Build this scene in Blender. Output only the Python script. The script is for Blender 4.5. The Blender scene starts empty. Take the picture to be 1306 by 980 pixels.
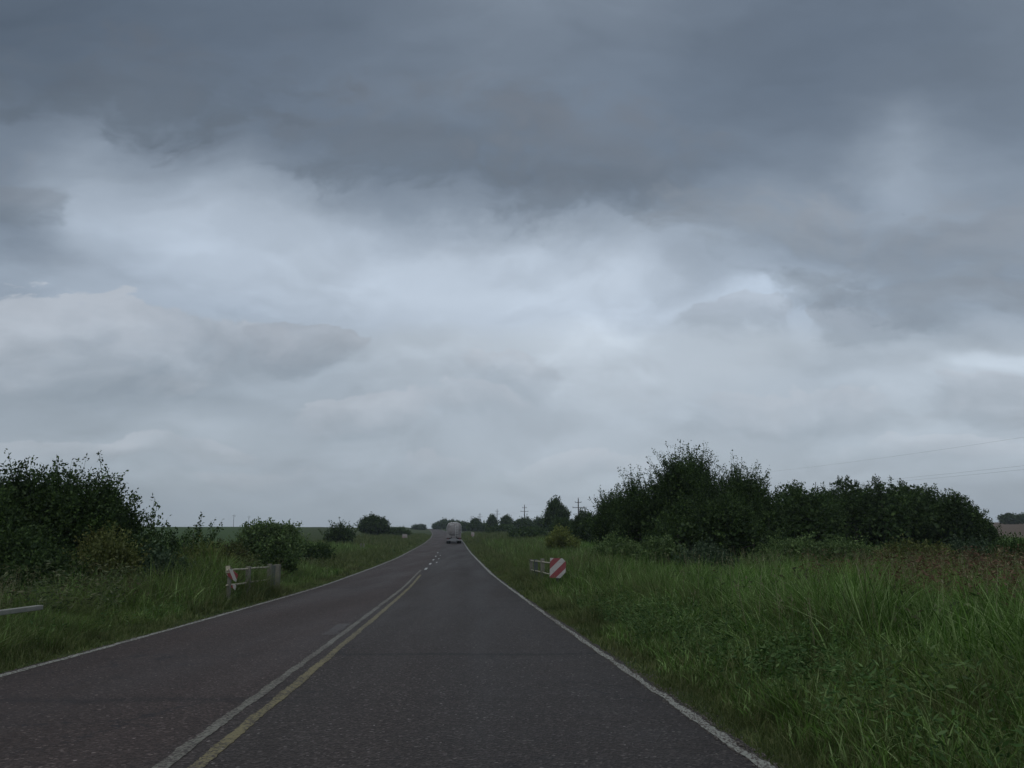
import bpy, bmesh, math, random
import numpy as np
from mathutils import Vector, Matrix

R = math.radians
scene = bpy.context.scene
COL = scene.collection
random.seed(7)
rng = np.random.default_rng(11)

# ------------------------------------------------------------------ camera
cam_d = bpy.data.cameras.new('camera')
cam_d.sensor_width = 36.0
cam_d.lens = 36.0 * 1025 / 1306
cam_d.clip_start = 0.05
cam_d.clip_end = 9000
cam = bpy.data.objects.new('camera', cam_d)
COL.objects.link(cam)
PITCH = math.atan(192 / 1025)
cam.location = (0, 0, 1.3)
cam.rotation_euler = (R(90) + PITCH, 0, 0)
scene.camera = cam

# ------------------------------------------------------------------ exposure
vs = scene.view_settings
vs.view_transform = 'Standard'
vs.look = 'None'
vs.exposure = 0.0
vs.gamma = 1.0
vs.use_curve_mapping = False
scene.cycles.max_bounces = 6
scene.cycles.diffuse_bounces = 3
scene.cycles.glossy_bounces = 2
scene.cycles.transmission_bounces = 3
scene.cycles.transparent_max_bounces = 6
scene.cycles.volume_bounces = 1
scene.cycles.use_denoising = True

# ------------------------------------------------------------------ node helpers
def s2l(c):
    c = c / 255.0
    return c / 12.92 if c <= 0.04045 else ((c + 0.055) / 1.055) ** 2.4

def rgb(r, g, b):
    return (s2l(r), s2l(g), s2l(b), 1.0)

class NT:
    def __init__(self, tree):
        self.t = tree
    def n(self, kind, **kw):
        nd = self.t.nodes.new(kind)
        for k, v in kw.items():
            setattr(nd, k, v)
        return nd
    def put(self, sock, v):
        if hasattr(v, 'is_output'):
            self.t.links.new(v, sock)
        elif v is not None:
            sock.default_value = v
    def m(self, op, a, b=None, c=None, clamp=False):
        nd = self.n('ShaderNodeMath', operation=op, use_clamp=clamp)
        self.put(nd.inputs[0], a); self.put(nd.inputs[1], b); self.put(nd.inputs[2], c)
        return nd.outputs[0]
    def vm(self, op, a, b=None):
        nd = self.n('ShaderNodeVectorMath', operation=op)
        self.put(nd.inputs[0], a); self.put(nd.inputs[1], b)
        return nd.outputs[0]
    def mr(self, v, a, b, c, d, kind='LINEAR'):
        nd = self.n('ShaderNodeMapRange', interpolation_type=kind)
        for s, x in zip(nd.inputs[:5], (v, a, b, c, d)):
            self.put(s, x)
        return nd.outputs[0]
    def mix(self, f, a, b, blend='MIX'):
        nd = self.n('ShaderNodeMix', data_type='RGBA', blend_type=blend)
        self.put(nd.inputs[0], f); self.put(nd.inputs[6], a); self.put(nd.inputs[7], b)
        return nd.outputs[2]
    def noise(self, vec, scale, detail=3, rough=0.5, out=0, dist=0.0):
        nd = self.n('ShaderNodeTexNoise')
        self.put(nd.inputs['Vector'], vec)
        nd.inputs['Scale'].default_value = scale
        nd.inputs['Detail'].default_value = detail
        nd.inputs['Roughness'].default_value = rough
        nd.inputs['Distortion'].default_value = dist
        return nd.outputs[out]
    def ramp(self, f, stops, interp='LINEAR'):
        nd = self.n('ShaderNodeValToRGB')
        cr = nd.color_ramp
        cr.interpolation = interp
        while len(cr.elements) < len(stops):
            cr.elements.new(1.0)
        for e, (p, c) in zip(cr.elements, stops):
            e.position = p; e.color = c
        self.put(nd.inputs[0], f)
        return nd.outputs[0]
    def comb(self, x, y, z=0.0):
        nd = self.n('ShaderNodeCombineXYZ')
        for s, v in zip(nd.inputs, (x, y, z)):
            self.put(s, v)
        return nd.outputs[0]

# ------------------------------------------------------------------ world: overcast sky
world = bpy.data.worlds.new('World')
scene.world = world
world.use_nodes = True
wt = world.node_tree
wt.nodes.clear()
W = NT(wt)
SUN_EL, SUN_AZ = R(55), R(200)
BACK = 1.9
def build_sky():
    sky = W.n('ShaderNodeTexSky', sky_type='NISHITA')
    sky.sun_disc = False
    sky.sun_elevation = SUN_EL
    sky.sun_rotation = SUN_AZ
    sky.air_density = 1.0
    sky.dust_density = 2.0
    tc = W.n('ShaderNodeTexCoord')
    d = tc.outputs['Generated']
    nrm = W.n('ShaderNodeVectorMath', operation='NORMALIZE')
    W.put(nrm.inputs[0], d)
    sep = W.n('ShaderNodeSeparateXYZ')
    W.put(sep.inputs[0], nrm.outputs[0])
    x, y, z = sep.outputs
    zp = W.m('MAXIMUM', z, 0.0)
    # cloud-layer coordinates: the direction met with a flat layer overhead
    inv = W.m('DIVIDE', 1.0, W.m('ADD', zp, 0.16))
    pc = W.comb(W.m('MULTIPLY', x, inv), W.m('MULTIPLY', y, inv), 0.3)
    hor = W.m('SQRT', W.m('ADD', W.m('MULTIPLY', x, x), W.m('MULTIPLY', y, y)))
    yy = W.m('MAXIMUM', y, W.m('MULTIPLY', hor, 0.5))
    yy = W.m('MAXIMUM', yy, 0.02)
    b = W.m('DIVIDE', z, yy)
    # warp shrinks towards the horizon as far clouds look smaller
    amp = W.mr(b, 0.0, 0.4, 0.40, 1.0)
    az = W.m('ARCTAN2', x, y)
    q0 = W.comb(az, W.m('MULTIPLY', b, 1.35), 0.2)
    wv = W.noise(q0, 4.5, 6, 0.52, out=1)
    wsep = W.n('ShaderNodeSeparateXYZ'); W.put(wsep.inputs[0], wv)
    wx = W.m('MULTIPLY', W.m('SUBTRACT', wsep.outputs[0], 0.5), 0.20)
    wy = W.m('MULTIPLY', W.m('SUBTRACT', wsep.outputs[1], 0.5), 0.15)
    az = W.m('ADD', az, W.m('MULTIPLY', wx, amp))
    b = W.m('ADD', b, W.m('MULTIPLY', wy, amp))
    AZ0, AZ1 = -0.62, 0.62
    fac = W.mr(az, AZ0, AZ1, 0.0, 1.0)
    # rows of cloud brightness, low to high; (elevation tangent, [(azimuth, r, g, b) ...])
    ROWS = SKY_ROWS
    prev = None
    lastb = None
    for bb, stops in ROWS:
        st = []
        for a, L, t in stops:
            p = (a - AZ0) / (AZ1 - AZ0)
            # t: -1 bluish dark, 0 neutral, 1 warm grey
            r, g, bl = L - 12 + 2.5 * t, L, L + 14 - 5 * t
            st.append((p, rgb(r, g, bl)))
        c = W.ramp(fac, st, 'B_SPLINE' if False else 'EASE')
        if prev is None:
            prev = c
        else:
            k = W.mr(b, lastb, bb, 0.0, 1.0, 'LINEAR')
            prev = W.mix(k, prev, c)
        lastb = bb
    # heaped clouds with lit tops and flat grey bases
    edge = W.m('SUBTRACT', W.noise(W.comb(az, W.m('MULTIPLY', b, 1.5), 5.5), 11.0, 6, 0.55), 0.5)
    edge2 = W.m('SUBTRACT', W.noise(W.comb(az, W.m('MULTIPLY', b, 1.7), 8.5), 22.0, 5, 0.55), 0.5)
    for a0, b0, sa, sb, top_, base_, op, hang in SKY_HEAPS:
        u_ = W.m('DIVIDE', W.m('SUBTRACT', az, a0), sa)
        v_ = W.m('DIVIDE', W.m('SUBTRACT', b, b0), sb)
        vd = W.m('MAXIMUM', v_, W.m('MULTIPLY', v_, -1.0 if hang else -1.25))
        q_ = W.m('ADD', W.m('MULTIPLY', u_, u_), W.m('MULTIPLY', vd, vd))
        q_ = W.m('ADD', q_, W.m('ADD', W.m('MULTIPLY', edge, -5.0 if hang else -3.4), W.m('MULTIPLY', edge2, -1.3 if hang else -1.2)))
        # crisp at the top, soft below
        width = W.mr(v_, -0.7, 0.5, 1.05, 1.5) if hang else W.mr(v_, -0.6, 0.7, 1.0, 0.22)
        mk = W.mr(W.m('SUBTRACT', 1.0, q_), 0.0, width, 0.0, op, 'SMOOTHSTEP')
        shade = W.mr(W.m('ADD', v_, W.m('MULTIPLY', edge, 2.6)), -0.75, 0.85, 0.0, 1.0)
        cc = W.mix(shade, rgb(base_ - 11, base_, base_ + 11), rgb(top_ - 7, top_, top_ + 9))
        prev = W.mix(mk, prev, cc)
    # single clouds and gaps: (azimuth, elevation tangent, half widths, strength)
    fsum = 1.0
    for a0, b0, sa, sb, amp_ in SKY_SPOTS:
        u_ = W.m('DIVIDE', W.m('SUBTRACT', az, a0), sa)
        v_ = W.m('DIVIDE', W.m('SUBTRACT', b, b0), sb)
        q_ = W.m('ADD', W.m('MULTIPLY', u_, u_), W.m('MULTIPLY', v_, v_))
        fsum = W.m('ADD', fsum, W.m('MULTIPLY', W.m('EXPONENT', W.m('MULTIPLY', W.m('MULTIPLY', q_, q_), -0.8)), amp_))
    # fine structure
    q2 = W.comb(W.m('MULTIPLY', az, 1.0), W.m('MULTIPLY', b, 1.7), 0.7)
    n1 = W.noise(q2, 5.0, 7, 0.5, dist=0.25)
    n2 = W.noise(pc, 2.2, 5, 0.5)
    f = W.m('ADD', W.m('MULTIPLY', W.m('SUBTRACT', n1, 0.5), 0.34), W.m('MULTIPLY', W.m('SUBTRACT', n2, 0.5), 0.10))
    # heaps lit on their upper edge, flat and grey beneath
    q3 = W.comb(az, W.m('MULTIPLY', b, 1.9), 2.1)
    q4 = W.comb(az, W.m('MULTIPLY', W.m('ADD', b, 0.018), 1.9), 2.1)
    ra = W.mr(W.noise(q3, 6.5, 6, 0.5), 0.42, 0.62, 0, 1, 'SMOOTHSTEP')
    rb = W.mr(W.noise(q4, 6.5, 6, 0.5), 0.42, 0.62, 0, 1, 'SMOOTHSTEP')
    rel = W.m('MULTIPLY', W.m('SUBTRACT', ra, rb), W.mr(b, 0.30, 0.55, 0.12, 0.05))
    f = W.m('ADD', f, W.m('MULTIPLY', rel, W.mr(b, 0.0, 0.06, 0.3, 1.0)))
    f = W.m('MULTIPLY', W.m('ADD', W.mr(b, 0.50, 0.72, 1.105, 1.0), f), fsum)
    # unseen sky behind the camera, brightened to add light on the ground
    f = W.m('MULTIPLY', f, W.mr(y, -0.35, 0.25, BACK, 1.0, 'SMOOTHSTEP'))
    sc_ = W.n('ShaderNodeVectorMath', operation='SCALE')
    W.put(sc_.inputs[0], prev); W.put(sc_.inputs[3], f)
    cloud = sc_.outputs[0]
    s10 = W.n('ShaderNodeVectorMath', operation='SCALE')
    W.put(s10.inputs[0], cloud); s10.inputs[3].default_value = 10.0
    thin = W.mr(W.noise(pc, 1.1, 4, 0.5), 0.35, 0.7, 0.03, 0.12)
    colr = W.mix(thin, s10.outputs[0], sky.outputs[0])
    bg = W.n('ShaderNodeBackground')
    W.put(bg.inputs[0], colr)
    bg.inputs[1].default_value = 0.1
    out = W.n('ShaderNodeOutputWorld')
    wt.links.new(bg.outputs[0], out.inputs[0])

# brightness table: image-free description of the cloud deck by azimuth and elevation
def _rows():
    f = 1025.0
    cp, sp = math.cos(PITCH), math.sin(PITCH)
    xs = [0, 130, 260, 390, 520, 650, 780, 910, 1040, 1170, 1306]
    T = {
        690: [148, 154, 156, 158, 162, 168, 170, 168, 166, 164, 156],
        650: [152, 158, 160, 162, 166, 172, 174, 172, 170, 168, 160],
        615: [160, 166, 168, 166, 164, 172, 178, 178, 176, 172, 170],
        575: [170, 168, 172, 168, 170, 174, 180, 178, 174, 174, 180],
        540: [156, 160, 172, 164, 172, 172, 176, 174, 170, 180, 172],
        505: [154, 148, 152, 166, 174, 174, 188, 184, 182, 186, 158],
        470: [158, 160, 158, 166, 176, 186, 196, 188, 176, 188, 190],
        435: [166, 172, 170, 166, 182, 190, 202, 184, 176, 168, 182],
        400: [160, 174, 176, 182, 188, 196, 196, 186, 166, 154, 160],
        365: [158, 172, 182, 188, 192, 198, 196, 168, 166, 146, 148],
        320: [138, 176, 186, 188, 190, 186, 172, 156, 142, 142, 146],
        275: [130, 176, 184, 176, 148, 142, 134, 140, 150, 158, 148],
        225: [130, 164, 156, 130, 120, 116, 116, 120, 130, 158, 136],
        170: [120, 138, 120, 114, 116, 120, 122, 117, 120, 148, 124],
        110: [104, 107, 111, 115, 123, 127, 123, 115, 112, 122, 122],
        55: [100, 102, 107, 112, 120, 130, 126, 117, 112, 116, 122],
        0: [100, 101, 106, 112, 122, 138, 134, 122, 116, 116, 126],
    }
    rows = []
    for py, Ls in T.items():
        dy = 490 - py
        ry, rz = f * cp - dy * sp, f * sp + dy * cp
        warm = 0.7 if py > 430 else 0.0
        st = [(math.atan2(x - 653, ry), L, warm) for x, L in zip(xs, Ls)]
        rows.append((rz / ry, st))
    rows.sort(key=lambda q: q[0])
    rows.append((1.9, [(a, 165, 0) for a, _, _ in rows[-1][1]]))
    global SKY_SPOTS
    SKY_SPOTS = []
    for px, py, sx, sy, am in [(962, 380, 58, 18, .34), (1278, 452, 62, 14, .32), (1012, 420, 20, 24, .12), (780, 400, 110, 50, .03),
                               (280, 540, 42, 12, .05), (1110, 490, 45, 10, .05), (1150, 215, 80, 30, -.04), (30, 300, 40, 40, -.05), (560, 360, 120, 40, .04),
                               (15, 255, 40, 35, -.06), (870, 355, 26, 16, -.08), (330, 615, 60, 12, -.03)]:
        dy = 490 - py
        ry, rz = f * cp - dy * sp, f * sp + dy * cp
        SKY_SPOTS.append((math.atan2(px - 653, ry), rz / ry, sx / f, sy / f * 1.05, am))
    global SKY_HEAPS
    HANG = [(520, 165, 270, 100, 116, 108, .60), (770, 215, 230, 100, 118, 112, .60), (1150, 325, 230, 95, 146, 134, .70), (960, 300, 150, 66, 150, 142, .5),
            (150, 95, 300, 85, 104, 100, .55), (25, 245, 70, 55, 134, 124, .6), (1240, 400, 120, 40, 146, 138, .5)]
    SKY_HEAPS = []
    for px, py, sx, sy, top_, base_, op in [(150, 458, 200, 74, 183, 142, .92), (385, 446, 85, 44, 168, 146, .75), (655, 478, 90, 42, 192, 162, .75),
                                            (985, 528, 190, 38, 190, 158, .75), (440, 540, 95, 32, 180, 154, .75), (600, 520, 80, 30, 184, 160, .65),
                                            (1262, 505, 90, 44, 190, 152, .65), (935, 415, 70, 34, 160, 150, .45), (1085, 425, 80, 32, 154, 146, .55), (1180, 395, 110, 34, 148, 142, .5),
                                            (230, 578, 95, 28, 182, 160, .65), (60, 590, 110, 30, 178, 156, .55), (350, 612, 90, 22, 176, 158, .5), (730, 590, 95, 26, 188, 168, .55), (560, 600, 80, 22, 180, 162, .5), (1190, 575, 120, 26, 188, 166, .55)] + HANG:
        dy = 490 - py
        ry, rz = f * cp - dy * sp, f * sp + dy * cp
        SKY_HEAPS.append((math.atan2(px - 653, ry), rz / ry, sx / f, sy / f * 1.05, top_, base_, op, (px, py) in [(h_[0], h_[1]) for h_ in HANG]))
    return rows
SKY_ROWS = _rows()
build_sky()
scene.world.cycles.sampling_method = 'MANUAL'
scene.world.cycles.sample_map_resolution = 512

sun_d = bpy.data.lights.new('sun', 'SUN')
sun_d.energy = 0.8
sun_d.angle = R(40)
sun_d.color = (1.0, 0.97, 0.93)
sun = bpy.data.objects.new('sun', sun_d)
COL.objects.link(sun)
sdir = Vector((math.sin(SUN_AZ) * math.cos(SUN_EL), math.cos(SUN_AZ) * math.cos(SUN_EL), math.sin(SUN_EL)))
sun.rotation_euler = sdir.to_track_quat('Z', 'Y').to_euler()

# ------------------------------------------------------------------ object helpers
def tag(o, label=None, cat=None, group=None, kind=None):
    if label: o['label'] = label
    if cat: o['category'] = cat
    if group: o['group'] = group
    if kind: o['kind'] = kind
    return o

def empty(name, loc, rz=0.0, **kw):
    o = bpy.data.objects.new(name, None)
    o.empty_display_size = 0.3
    o.location = loc
    o.rotation_euler = (0, 0, rz)
    COL.objects.link(o)
    return tag(o, **kw)

def np_mesh(name, verts, faces, mat, parent=None, smooth=False):
    """verts (n,3); faces (m,k) index array of one face size"""
    me = bpy.data.meshes.new(name)
    verts = np.asarray(verts, dtype=np.float32)
    faces = np.asarray(faces, dtype=np.int32)
    m, k = faces.shape
    me.vertices.add(len(verts)); me.vertices.foreach_set('co', verts.ravel())
    me.loops.add(m * k); me.loops.foreach_set('vertex_index', faces.ravel())
    me.polygons.add(m)
    me.polygons.foreach_set('loop_start', np.arange(0, m * k, k, dtype=np.int32))
    me.polygons.foreach_set('loop_total', np.full(m, k, dtype=np.int32))
    if smooth:
        me.polygons.foreach_set('use_smooth', np.ones(m, dtype=bool))
    me.update(calc_edges=True)
    me.materials.append(mat)
    o = bpy.data.objects.new(name, me)
    COL.objects.link(o)
    if parent: o.parent = parent
    return o

class MB:
    """collects boxes, tubes and lathed shapes into one mesh"""
    def __init__(self):
        self.v = []; self.f = []
    def box(self, c, s, rot=None, taper=1.0):
        b = len(self.v)
        M = rot if rot is not None else Matrix.Identity(3)
        for sz in (-1, 1):
            k = taper if sz > 0 else 1.0
            for sx, sy in ((-1, -1), (1, -1), (1, 1), (-1, 1)):
                p = M @ Vector((sx * s[0] / 2 * k, sy * s[1] / 2 * k, sz * s[2] / 2))
                self.v.append((c[0] + p.x, c[1] + p.y, c[2] + p.z))
        for q in ((0, 3, 2, 1), (4, 5, 6, 7), (0, 1, 5, 4), (1, 2, 6, 5), (2, 3, 7, 6), (3, 0, 4, 7)):
            self.f.append([b + i for i in q])
        return self
    def tube(self, pts, rad, n=8, cap=True):
        pts = [Vector(p) for p in pts]
        rads = rad if isinstance(rad, (list, tuple)) else [rad] * len(pts)
        b = len(self.v)
        for i, p in enumerate(pts):
            t = (pts[min(i + 1, len(pts) - 1)] - pts[max(i - 1, 0)]).normalized()
            ref = Vector((0, 0, 1)) if abs(t.z) < 0.9 else Vector((1, 0, 0))
            a = t.cross(ref).normalized(); c = t.cross(a)
            for k in range(n):
                q = p + (a * math.cos(2 * math.pi * k / n) + c * math.sin(2 * math.pi * k / n)) * rads[i]
                self.v.append(tuple(q))
        for i in range(len(pts) - 1):
            for k in range(n):
                k2 = (k + 1) % n
                self.f.append([b + i * n + k, b + i * n + k2, b + (i + 1) * n + k2, b + (i + 1) * n + k])
        if cap:
            self.f.append([b + k for k in range(n)][::-1])
            self.f.append([b + (len(pts) - 1) * n + k for k in range(n)])
        return self
    def poly(self, pts2, y0, y1, tf=None):
        """a flat outline (x,z) given thickness along y"""
        b = len(self.v); n = len(pts2)
        for y in (y0, y1):
            for x, z in pts2:
                p = Vector((x, y, z))
                if tf: p = tf @ p
                self.v.append(tuple(p))
        self.f.append([b + i for i in range(n)])
        self.f.append([b + n + i for i in range(n)][::-1])
        for i in range(n):
            j = (i + 1) % n
            self.f.append([b + j, b + i, b + n + i, b + n + j])
        return self
    def build(self, name, mat, parent=None, bevel=0.0, smooth=False, loc=None):
        me = bpy.data.meshes.new(name)
        me.from_pydata(self.v, [], self.f)
        me.update()
        if bevel or smooth:
            bm = bmesh.new(); bm.from_mesh(me)
            bmesh.ops.recalc_face_normals(bm, faces=bm.faces)
            if bevel:
                bmesh.ops.bevel(bm, geom=bm.edges[:], offset=bevel, segments=2, affect='EDGES', profile=0.5)
            if smooth:
                for f in bm.faces: f.smooth = True
            bm.to_mesh(me); bm.free()
        me.materials.append(mat)
        o = bpy.data.objects.new(name, me)
        COL.objects.link(o)
        if parent: o.parent = parent
        if loc: o.location = loc
        return o

# ------------------------------------------------------------------ materials
MATS = {}
def new_mat(name):
    m = bpy.data.materials.new(name); m.use_nodes = True
    m.node_tree.nodes.clear()
    MATS[name] = m
    return m, NT(m.node_tree)

def simple(name, col, rough=0.6, metal=0.0, var=0.15, scale=6.0, bump=0.0, dirt=None, dirt_k=0.5):
    m, N = new_mat(name)
    tc = N.n('ShaderNodeTexCoord')
    n = N.noise(tc.outputs['Object'], scale, 5, 0.6)
    hi = tuple(min(1, c * (1 + var)) for c in col[:3]) + (1,)
    lo = tuple(c * (1 - var) for c in col[:3]) + (1,)
    c = N.mix(n, lo, hi)
    if dirt:
        k = N.mr(N.noise(tc.outputs['Object'], scale * 0.45, 5, 0.65), 0.45, 0.65, 0.0, dirt_k)
        c = N.mix(k, c, dirt)
    p = N.n('ShaderNodeBsdfPrincipled')
    N.put(p.inputs['Base Color'], c)
    p.inputs['Roughness'].default_value = rough
    p.inputs['Metallic'].default_value = metal
    if bump:
        b = N.n('ShaderNodeBump'); b.inputs['Strength'].default_value = bump
        N.put(b.inputs['Height'], N.noise(tc.outputs['Object'], scale * 5, 3))
        N.put(p.inputs['Normal'], b.outputs[0])
    o = N.n('ShaderNodeOutputMaterial')
    m.node_tree.links.new(p.outputs[0], o.inputs[0])
    return m

def leaf_mat(name, c_dark, c_mid, c_light, rough=0.55, gloss=0.012, trans=0.25, patch=None, patch_scale=0.25, patch_lo=0.5, patch_hi=0.62):
    """blades and leaves: each leaf its own tint, patches by place"""
    m, N = new_mat(name)
    g = N.n('ShaderNodeNewGeometry')
    isl = g.outputs['Random Per Island']
    c = N.ramp(isl, [(0.0, c_dark), (0.5, c_mid), (0.93, c_light), (1.0, c_light)])
    big = N.noise(g.outputs['Position'], 0.9, 3, 0.5)
    s = N.n('ShaderNodeVectorMath', operation='SCALE')
    N.put(s.inputs[0], c); N.put(s.inputs[3], N.mr(big, 0.3, 0.7, 0.70, 1.32))
    c = s.outputs[0]
    if patch:
        k = N.mr(N.noise(g.outputs['Position'], patch_scale, 3, 0.55), patch_lo, patch_hi, 0.0, 0.85)
        c = N.mix(k, c, patch)
    d = N.n('ShaderNodeBsdfDiffuse'); N.put(d.inputs[0], c)
    t = N.n('ShaderNodeBsdfTranslucent'); N.put(t.inputs[0], c)
    mx = N.n('ShaderNodeMixShader'); mx.inputs[0].default_value = trans
    N.t.links.new(d.outputs[0], mx.inputs[1]); N.t.links.new(t.outputs[0], mx.inputs[2])
    gl = N.n('ShaderNodeBsdfGlossy'); gl.inputs['Roughness'].default_value = rough
    gl.inputs[0].default_value = (0.9, 0.95, 0.9, 1)
    mx2 = N.n('ShaderNodeMixShader'); mx2.inputs[0].default_value = gloss
    N.t.links.new(mx.outputs[0], mx2.inputs[1]); N.t.links.new(gl.outputs[0], mx2.inputs[2])
    o = N.n('ShaderNodeOutputMaterial'); N.t.links.new(mx2.outputs[0], o.inputs[0])
    return m

# ------------------------------------------------------------------ the lie of the land
RS = np.array([  # distance ahead, road centre x, road z
    (-30, 0.64, 0.62), (0, -1.45, 0.0), (15, -2.50, -0.31), (30, -3.54, -0.56), (39, -4.25, -0.62), (52, -5.15, -0.67),
    (72, -6.60, -0.68), (87, -7.75, -0.60), (107, -9.20, -0.46), (138, -11.4, -0.18), (188, -15.3, 0.50),
    (250, -21.0, 1.20), (317, -27.6, 1.98), (420, -38.6, 3.35), (594, -58.0, 5.50), (650, -64.5, 5.7),
    (720, -73.0, 5.0), (900, -95.0, 0.0), (1500, -170.0, -14.0), (3500, -420.0, -40.0)])
def _smooth(xs, ys):
    g = np.concatenate([np.arange(-30, 760, 1.0), np.arange(760, 3501, 20.0)])
    v = np.interp(g, xs, ys)
    k = 9
    vv = v.copy()
    n = 790
    ker = np.hanning(2 * k + 1); ker /= ker.sum()
    pad = np.concatenate([2 * v[0] - v[k:0:-1], v[:n + k]])
    vv[:n] = np.convolve(pad, ker, 'valid')[:n]
    return g, vv
_g, _cx = _smooth(RS[:, 0], RS[:, 1])
_, _cz = _smooth(RS[:, 0], RS[:, 2])
HW = 3.42
def road_x(Y): return np.interp(Y, _g, _cx)
def road_z(Y): return np.interp(Y, _g, _cz)

GU = np.array([-0.7, -0.45, -0.25, -0.13, -0.055, 0.05, 0.24, 0.45, 0.66])
GY = np.array([0, 12, 25, 50, 100, 200, 320, 600, 900, 1500, 3500.0])
GZ = np.array([
    [-0.5, -0.5, -0.4, -0.3, -0.2, -0.2, -0.2, -0.1, -0.1],
    [-0.9, -0.9, -0.8, -0.5, -0.4, -0.3, -0.3, -0.3, -0.3],
    [-1.2, -1.2, -1.1, -0.9, -0.6, -0.5, -0.5, -0.5, -0.5],
    [-1.2, -1.2, -1.2, -1.0, -0.8, -0.7, -0.6, -0.6, -0.7],
    [-0.4, -0.4, -0.6, -0.7, -0.5, -0.2, 0.0, 0.0, 0.0],
    [1.9, 1.8, 1.6, 1.2, 0.7, 1.2, 1.8, 1.8, 1.8],
    [4.4, 4.3, 4.2, 3.1, 2.2, 3.6, 5.0, 5.0, 5.2],
    [6.0, 6.0, 6.0, 6.7, 6.6, 9.4, 11.0, 10.5, 10.0],
    [4.0, 4.0, 4.0, 3.0, 2.0, 8.0, 9.0, 9.0, 9.0],
    [-10, -10, -10, -12, -14, -8, -6, -6, -6],
    [-40, -40, -40, -42, -42, -40, -40, -40, -40.0]])
def vnoise(x, y, s, seed=0):
    x = np.asarray(x) / s + 31.7 * seed; y = np.asarray(y) / s + 17.3 * seed
    xi = np.floor(x); yi = np.floor(y); fx = x - xi; fy = y - yi
    fx = fx * fx * (3 - 2 * fx); fy = fy * fy * (3 - 2 * fy)
    def h(a, b):
        q = np.sin(a * 127.1 + b * 311.7) * 43758.5453
        return q - np.floor(q)
    return (h(xi, yi) * (1 - fx) + h(xi + 1, yi) * fx) * (1 - fy) + (h(xi, yi + 1) * (1 - fx) + h(xi + 1, yi + 1) * fx) * fy
def sstep(x, a, b):
    t = np.clip((x - a) / (b - a), 0, 1)
    return t * t * (3 - 2 * t)
def ground(X, Y):
    X = np.asarray(X, float); Y = np.asarray(Y, float)
    Yc = np.maximum(Y, 6.0)
    u = np.clip(X / Yc, GU[0], GU[-1])
    iu = np.clip(np.searchsorted(GU, u) - 1, 0, len(GU) - 2)
    fu = (u - GU[iu]) / (GU[iu + 1] - GU[iu]); fu = fu * fu * (3 - 2 * fu)
    yq = np.clip(Y, 0, 3499)
    iy = np.clip(np.searchsorted(GY, yq, side='right') - 1, 0, len(GY) - 2)
    fy = (yq - GY[iy]) / (GY[iy + 1] - GY[iy])
    z0 = GZ[iy, iu] * (1 - fu) + GZ[iy, iu + 1] * fu
    z1 = GZ[iy + 1, iu] * (1 - fu) + GZ[iy + 1, iu + 1] * fu
    gen = z0 * (1 - fy) + z1 * fy
    gen = gen + (vnoise(X, Y, 3.1, 1) - 0.5) * 0.12 + (vnoise(X, Y, 11, 2) - 0.5) * 0.25 * sstep(Y, 20, 90)
    t = np.abs(X - road_x(Y)) - HW
    side = np.sign(X - road_x(Y))
    sh = road_z(Y) - 0.045 - np.clip(t, 0, 6) * np.where(side < 0, 0.05, 0.02)
    reach = 5 + 9 * sstep(Y, 20, 200)
    k = sstep(t, 1.6, reach + 6)
    z = sh * (1 - k) + gen * k
    z = np.where(t < 0.0, road_z(Y) - 0.10, z)
    return z
def gz(x, y): return float(ground(np.array([x]), np.array([y]))[0])

# stations shared by the ground sheet and the road so that they never cross
ST = np.concatenate([np.arange(-30, 0, 2), np.arange(0, 60, 0.5), np.arange(60, 200, 2), np.arange(200, 760, 8), np.geomspace(760, 3500, 24)])

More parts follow.
